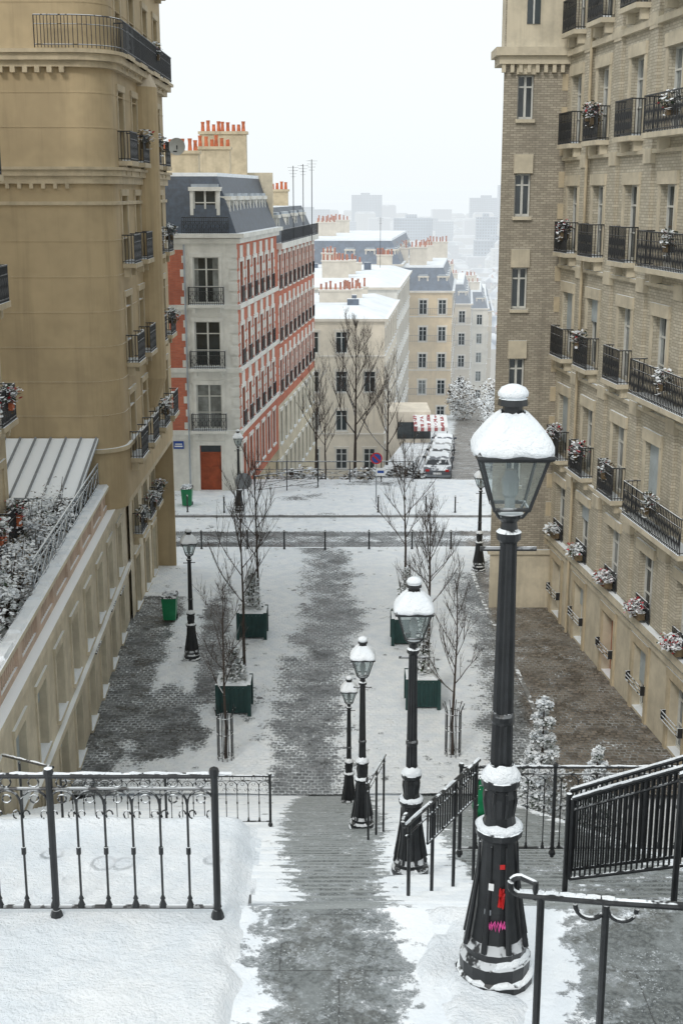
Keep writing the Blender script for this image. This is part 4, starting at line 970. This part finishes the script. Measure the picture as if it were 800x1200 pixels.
# ================================================================ TREES
def branch(mb,p,d,L,r,dep,sp=.55):
    k=4; pts=[p]; dd=d.copy()
    for i in range(k):
        dd=(dd+Vector((U(-.14,.14),U(-.14,.14),U(.0,.16)))).normalized(); pts.append(pts[-1]+dd*L/k)
    tube(mb,pts,r,5 if dep>1 else 3,r*.45)
    if dep==0: return
    nb=random.choice((4,5,6)) if dep>1 else random.choice((3,4))
    for i in range(nb):
        t=U(.3,1.0); a=pts[min(k,int(t*k))]; ax=Vector((U(-1,1),U(-1,1),U(-.1,.6))).normalized()
        nd=(dd*(1-sp)+ax*sp+Vector((0,0,.2))).normalized(); branch(mb,a,nd,L*U(.42,.68),max(.0055,r*.5),dep-1,sp)
def tree(x,y,z,h,r=.055,dep=3,guard=False,lean=0,sp=.5,wd=1.0):
    O=A('bare_tree'); mb=O.mb('trunk_and_branches','bark'); p=Vector((x,y,z)); q=p+Vector((lean,0,h*.34)); tube(mb,[p,(p+q)/2+Vector((U(-.04,.04),0,0)),q],r,8,r*.75)
    top=q+Vector((U(-.15,.15),U(-.15,.15),h*.55)); tube(mb,[q,(q+top)/2+Vector((U(-.06,.06),0,0)),top],r*.75,6,r*.2)
    for i in range(13):
        t=i/12.; a=q.lerp(top,t*.95); an=i*2.4+x; el=1.0+t*.9
        d=Vector((math.cos(an),math.sin(an),el)).normalized(); branch(mb,a,d,h*(.30-.15*t)*wd*U(.75,1.15),r*.38*(1-.5*t),dep-1,sp)
    if guard:
        for j in range(10):
            an=j*.628; tube(O.mb('guard','iron'),[(x+.24*math.cos(an),y+.24*math.sin(an),z),(x+.24*math.cos(an),y+.24*math.sin(an),z+1.5),(x+.33*math.cos(an),y+.33*math.sin(an),z+1.75)],.013,4)
        for hh in (.15,.9,1.45): tube(O.mb('guard','iron'),[(x+.245*math.cos(t*.524),y+.245*math.sin(t*.524),z+hh) for t in range(13)],.013,4)
    O.done()
tree(-3.57,36.5,-17,6.3,.05,3,True,sp=.42,wd=.85); tree(-3.55,44.2,-17,7.6,.06,3,sp=.4); tree(-3.45,50.5,-17,7.2,.06,3,sp=.4)
tree(3.45,36.8,-17,6.2,.05,3,True,sp=.42,wd=.85); tree(3.2,44.4,-17,6.3,.05,3,sp=.4); tree(2.7,52.0,-17,7.6,.06,3,sp=.4); tree(3.5,48.5,-17,5.8,.05,3,sp=.4)
tree(.9,82,-20,12.5,.12,4,sp=.42,wd=.95); tree(3.2,88,-21,10,.1,3,sp=.42); tree(-1.8,90,-21,10,.1,3,sp=.42); tree(16.5,128,-24,7,.12,3); tree(-1.0,76.8,-17.5,6,.06,3,sp=.4)
def hedge(x,y,z,rx,ry,rz,n,sn=7):
    O=A('hedge'); blobs(O.mb('foliage','leafb'),(x,y,z),rx,ry,rz,n,.22); blobs(O.mb('twigs','bark'),(x,y,z),rx,ry,rz*1.1,n//2,.25); blobs(O.mb('snow_on_leaves','snow'),(x,y,z+.3),rx,ry,rz,n//sn,.13); O.done()
hedge(4.0,79,-17.6,1.2,1.2,1.0,500); hedge(1.8,78.5,-17.7,2.0,1.2,.9,500); hedge(-2.6,78.3,-17.7,2.2,1.2,.9,500)
hedge(19.3,150,streetz(150)+2.2,3,10,2.8,1800,20); hedge(15.6,165,streetz(165)+2.6,2,6,2.6,1200,20)
def planter(x,y,hh,shr='leaf'):
    O=A('tree_planter'); g=O.mb('box','green'); z=-16.96; s_=.53
    hexa(g,[(x-s_*.9,y-s_*.9,z+.08),(x+s_*.9,y-s_*.9,z+.08),(x+s_*.9,y+s_*.9,z+.08),(x-s_*.9,y+s_*.9,z+.08),(x-s_,y-s_,z+1.0),(x+s_,y-s_,z+1.0),(x+s_,y+s_,z+1.0),(x-s_,y+s_,z+1.0)])
    box(g,x-s_-.04,x+s_+.04,y-s_-.04,y+s_+.04,z+1.0,z+1.08)
    for a_ in(-1,1):
        for b__ in (-1,1): box(O.mb('corner_posts','green'),x+a_*s_-.06,x+a_*s_+.06,y+b__*s_-.06,y+b__*s_+.06,z,z+1.12)
    for k_ in range(6): box(O.mb('slats','green'),x-s_*.86+k_*.155,x-s_*.86+.03+k_*.155,y-s_-.02,y-s_*.9+.03,z+.14,z+.98)
    lathe(O.mb('soil_snow','snow'),[(.62,1.08),(.5,1.14),(.2,1.18),(0.01,1.18)],4,(x,y,z),math.pi/4)
    for k_ in range(5):
        zz=z+1.25+hh*k_/5; rr=.48*(1-k_/6.5); blobs(O.mb('evergreen',shr),(x,y,zz),rr,rr,hh/6,150,.075); blobs(O.mb('snow_on_leaves','snow'),(x,y,zz+.06),rr,rr,hh/6,40,.075)
    for k_ in range(8):
        t=U(0,6.28); tube(O.mb('twigs','bark'),[(x,y,z+1.1),(x+.25*math.cos(t),y+.25*math.sin(t),z+1.1+hh*.6),(x+.45*math.cos(t),y+.45*math.sin(t),z+1.2+hh*U(.8,1.3))],.012,4,.005)
    tube(O.mb('stem','bark'),[(x,y,z+1),(x,y,z+1+hh)],.025,5,.01); O.done()
planter(-3.5,47.9,1.6); planter(-3.6,40.4,1.1); planter(2.75,40.9,2.0); planter(2.5,47.2,1.8)
def conifer(x,y,z,h,r,n=9):
    O=A('conifer'); tube(O.mb('trunk','bark'),[(x,y,z),(x,y,z+h*.95)],.07,7,.015)
    for k_ in range(n):
        t=k_/(n-1.); rr=r*(1-t*.82)*U(.85,1.1); zz=z+.3+h*.92*t
        for j in range(int(9-4*t)):
            an=j*6.28/int(9-4*t)+k_*1.1; c=(x+rr*.62*math.cos(an),y+rr*.62*math.sin(an),zz-rr*.12+U(-.08,.08))
            blobs(O.mb('needles','leaf'),c,rr*.42,rr*.42,.16,60,.06); blobs(O.mb('snow_on_needles','snow'),(c[0],c[1],c[2]+.09),rr*.38,rr*.38,.06,30,.08)
    O.done()
conifer(5.35,31.6,-17,3.9,1.15); conifer(6.6,30.5,-17,2.9,1.0); conifer(4.95,30.2,-17,2.6,.85)
# ================================================================ FURNITURE
def bin_(x,y,z,col='bingreen'):
    O=A('wheelie_bin'); g=O.mb('body',col)
    hexa(g,[(x-.24,y-.26,z+.1),(x+.24,y-.26,z+.1),(x+.24,y+.26,z+.1),(x-.24,y+.26,z+.1),(x-.30,y-.34,z+1.05),(x+.30,y-.34,z+1.05),(x+.30,y+.34,z+1.05),(x-.30,y+.34,z+1.05)])
    hexa(O.mb('lid','iron'),[(x-.33,y-.38,z+1.052),(x+.33,y-.38,z+1.052),(x+.33,y+.36,z+1.052),(x-.33,y+.36,z+1.052),(x-.29,y-.3,z+1.14),(x+.29,y-.3,z+1.14),(x+.29,y+.33,z+1.18),(x-.29,y+.33,z+1.18)])
    box(O.mb('handle',col),x-.25,x+.25,y+.36,y+.42,z+1.0,z+1.06)
    for s_ in(-1,1): tube(O.mb('wheels','tyre'),[(x+s_*.22,y+.26,z+.11),(x+s_*.28,y+.26,z+.11)],.11,12)
    blobs(O.mb('snow_on_lid','snow'),(x,y,z+1.2),.26,.28,.04,60,.1); O.done()
bin_(-7.0,49.8,-17); bin_(9.2,68.6,-17) ; bin_(-8.6,69.5,-17)
def bag(x,y,z):
    O=A('litter_bin'); tube(O.mb('post','iron'),[(x+.25,y,z),(x+.25,y,z+1.2)],.03,8); tube(O.mb('ring','iron'),[(x+.22*math.cos(t*.524),y+.22*math.sin(t*.524),z+1.05) for t in range(13)],.018,6)
    lathe(O.mb('green_bag','bingreen'),[(.05,.12),(.15,.16),(.20,.35),(.17,.6),(.21,.85),(.20,1.0),(.24,1.06),(.215,1.07),(.18,.95)],14,(x,y,z)); O.done(smooth=('green_bag',))
bag(2.9,24.3,stair_z(24.3)-.05)
def bollard(x,y,h=.95,n='bollard'):
    O=A(n); lathe(O.mb('post','iron'),[(.06,0),(.06,.1),(.042,.14),(.04,h-.12),(.055,h-.1),(.055,h-.06),(.03,h-.04),(.05,h),(.02,h+.03)],10,(x,y,-17)); O.done()
for u in (-8.6,-6.85,-4.6,-2.8,-.8,1.35,3.45,5.35,7.4,9.6): bollard(u,60.5,1.0)
for u in (-8.4,-6.4,2.0,4.6,6.2,8.4): bollard(u,67.9,1.0)
def fence(name,p0,p1,h=1.1,sp=1.9):
    O=A(name); mb=O.mb('rails','iron'); p0=Vector(p0);p1=Vector(p1); L=(p1-p0).length; n=int(L/sp)
    for hh in (h,h*.62,h*.25): tube(mb,[p0+Vector((0,0,hh)),p1+Vector((0,0,hh))],.03 if hh==h else .02,6)
    for i in range(n+1):
        a=p0.lerp(p1,i/n); tube(mb,[a,a+Vector((0,0,h+.05))],.035,6)
        if i<n:
            b=p0.lerp(p1,(i+1)/n); tube(mb,[a+Vector((0,0,h*.25)),b+Vector((0,0,h*.62))],.015,4); tube(mb,[a+Vector((0,0,h*.62)),b+Vector((0,0,h*.25))],.015,4)
    tube(O.mb('snow_line','snow'),[p0+Vector((0,0,h+.03)),p1+Vector((0,0,h+.03))],.014,5); O.done()
fence('street_railing',(-5.2,75.6,-16.97),(4.3,75.6,-16.97),1.25); fence('street_railing',(4.3,75.6,-16.97),(5.0,82.5,-17.9))
fence('street_railing',(-5.0,72.2,-16.97),(-1.4,74.2,-16.97)); fence('street_railing',(8.3,75.0,-16.97),(10.5,75.6,-16.97))
def sign(x,y,z,h,face,rr=.33,back=False):
    O=A('traffic_sign'); tube(O.mb('pole','signback'),[(x,y,z),(x,y,z+h)],.03,8)
    def disc(part,m,r0,r1,off,n=28):
        v,f,_=O.mb(part,m); b=len(v)
        for r in (r0,r1):
            for j in range(n): t=6.2832*j/n; v.append((x+r*math.cos(t),y-off,z+h+r*math.sin(t)))
        for j in range(n): f.append((b+j,b+(j+1)%n,b+n+(j+1)%n,b+n+j))
    if back:
        disc('plate','signback',0.001,rr,.04)
    else:
        disc('plate','blue',.001,rr*.78,.05); disc('rim','signred',rr*.78,rr,.052)
        a=rr*.5; w_=.035; hexa(O.mb('slash','signred'),[(x-a-w_,y-.06,z+h+a-w_),(x-a+w_,y-.06,z+h+a+w_),(x-a+w_,y-.053,z+h+a+w_),(x-a-w_,y-.053,z+h+a-w_),(x+a-w_,y-.06,z+h-a-w_),(x+a+w_,y-.06,z+h-a+w_),(x+a+w_,y-.053,z+h-a+w_),(x+a-w_,y-.053,z+h-a-w_)])
        box(O.mb('panel','signwhite'),x-.02,x+.5,y-.05,y-.03,z+h-1.0,z+h-.55); box(O.mb('panel_mark','blue'),x+.06,x+.42,y-.06,y-.051,z+h-.84,z+h-.70)
    O.done()
sign(1.95,70.2,-17,2.6,'p'); sign(-5.2,66.6,-17,2.1,'b',.45,True)
# ================================================================ CARS
def car(x,y,col,rot=-.097,van=False):
    m=mat('car_paint',col,.35,.03,2,snow=.34,streak=False,bump=0,ssc=1.6)
    O=A('parked_car',(x,y,streetz(y)+.06 if y>75 else -17.05)); W=.86
    H=1.9 if van else 1.42
    pr=[(-2.1,.35),(-2.15,.75),(-1.95,.9),(-1.55,.98),(-1.3,H*.93),(-.9,H),(.5,H),(.95,H*.9),(1.5,.98),(2.05,.85),(2.15,.6),(2.1,.35)]
    v,f,_=O.mb('body',m); k=len(pr)
    for s_ in (-1,1):
        for (a,b) in pr:
            ins=.0 if b<.99 else .16*(b-.98)/(H-.98)
            v.append((s_*(W-ins),a,b))
    f.append(tuple(range(k))); f.append(tuple(range(2*k-1,k-1,-1)))
    for i in range(k): f.append((i,(i+1)%k,k+(i+1)%k,k+i))
    g=O.mb('windows','carglass'); t=.012
    for s_ in (-1,1):
        quad(g,(s_*(W-.0+t),-1.35,1.03),(s_*(W+t-.0),1.3,1.03),(s_*(W-.14+t),.75,H*.93),(s_*(W-.14+t),-1.05,H*.93))
    quad(g,(-.72,-1.56-t,1.02),(.72,-1.56-t,1.02),(.62,-1.32-t,H*.9),(-.62,-1.32-t,H*.9)); quad(g,(-.72,1.5+t,1.02),(.72,1.5+t,1.02),(.62,1.02+t,H*.88),(-.62,1.02+t,H*.88))
    for s_ in (-1,1):
        for yy in (-1.35,1.35): tube(O.mb('wheels','tyre'),[(s_*(W-.18),yy,.31),(s_*(W+.02),yy,.31)],.31,16); tube(O.mb('hubs','signback'),[(s_*(W+.0),yy,.31),(s_*(W+.03),yy,.31)],.18,12)
        box(O.mb('tail_lights','signred'),s_*.62-.12,s_*.62+.12,-2.17,-2.13,.68,.82); box(O.mb('mirrors',m),s_*.95-.08,s_*.95+.08,.75,.85,.95,1.08)
    box(O.mb('number_plate','signwhite'),-.26,.26,-2.18,-2.16,.5,.62); box(O.mb('bumper','signback'),-.84,.84,-2.22,-2.1,.33,.48)
    hexa(O.mb('roof_snow','snow'),[(-.6,-.85,H+.003),(.6,-.85,H+.003),(.6,.45,H+.003),(-.6,.45,H+.003),(-.5,-.75,H+.07),(.5,-.75,H+.06),(.52,.35,H+.06),(-.5,.35,H+.07)])
    O.done(rot)
cols=[(.12,.13,.15),(.03,.035,.04),(.30,.31,.32),(.04,.05,.08),(.18,.20,.22),(.2,.04,.03)]
for i in range(4):
    y=81+7.2*i; c=7.4+.097*(y-75); car(c-1.75,y,cols[i%6])
for i in range(5):
    y=86+8*i; c=7.4+.097*(y-75); car(c+2.6,y,cols[(i+3)%6])
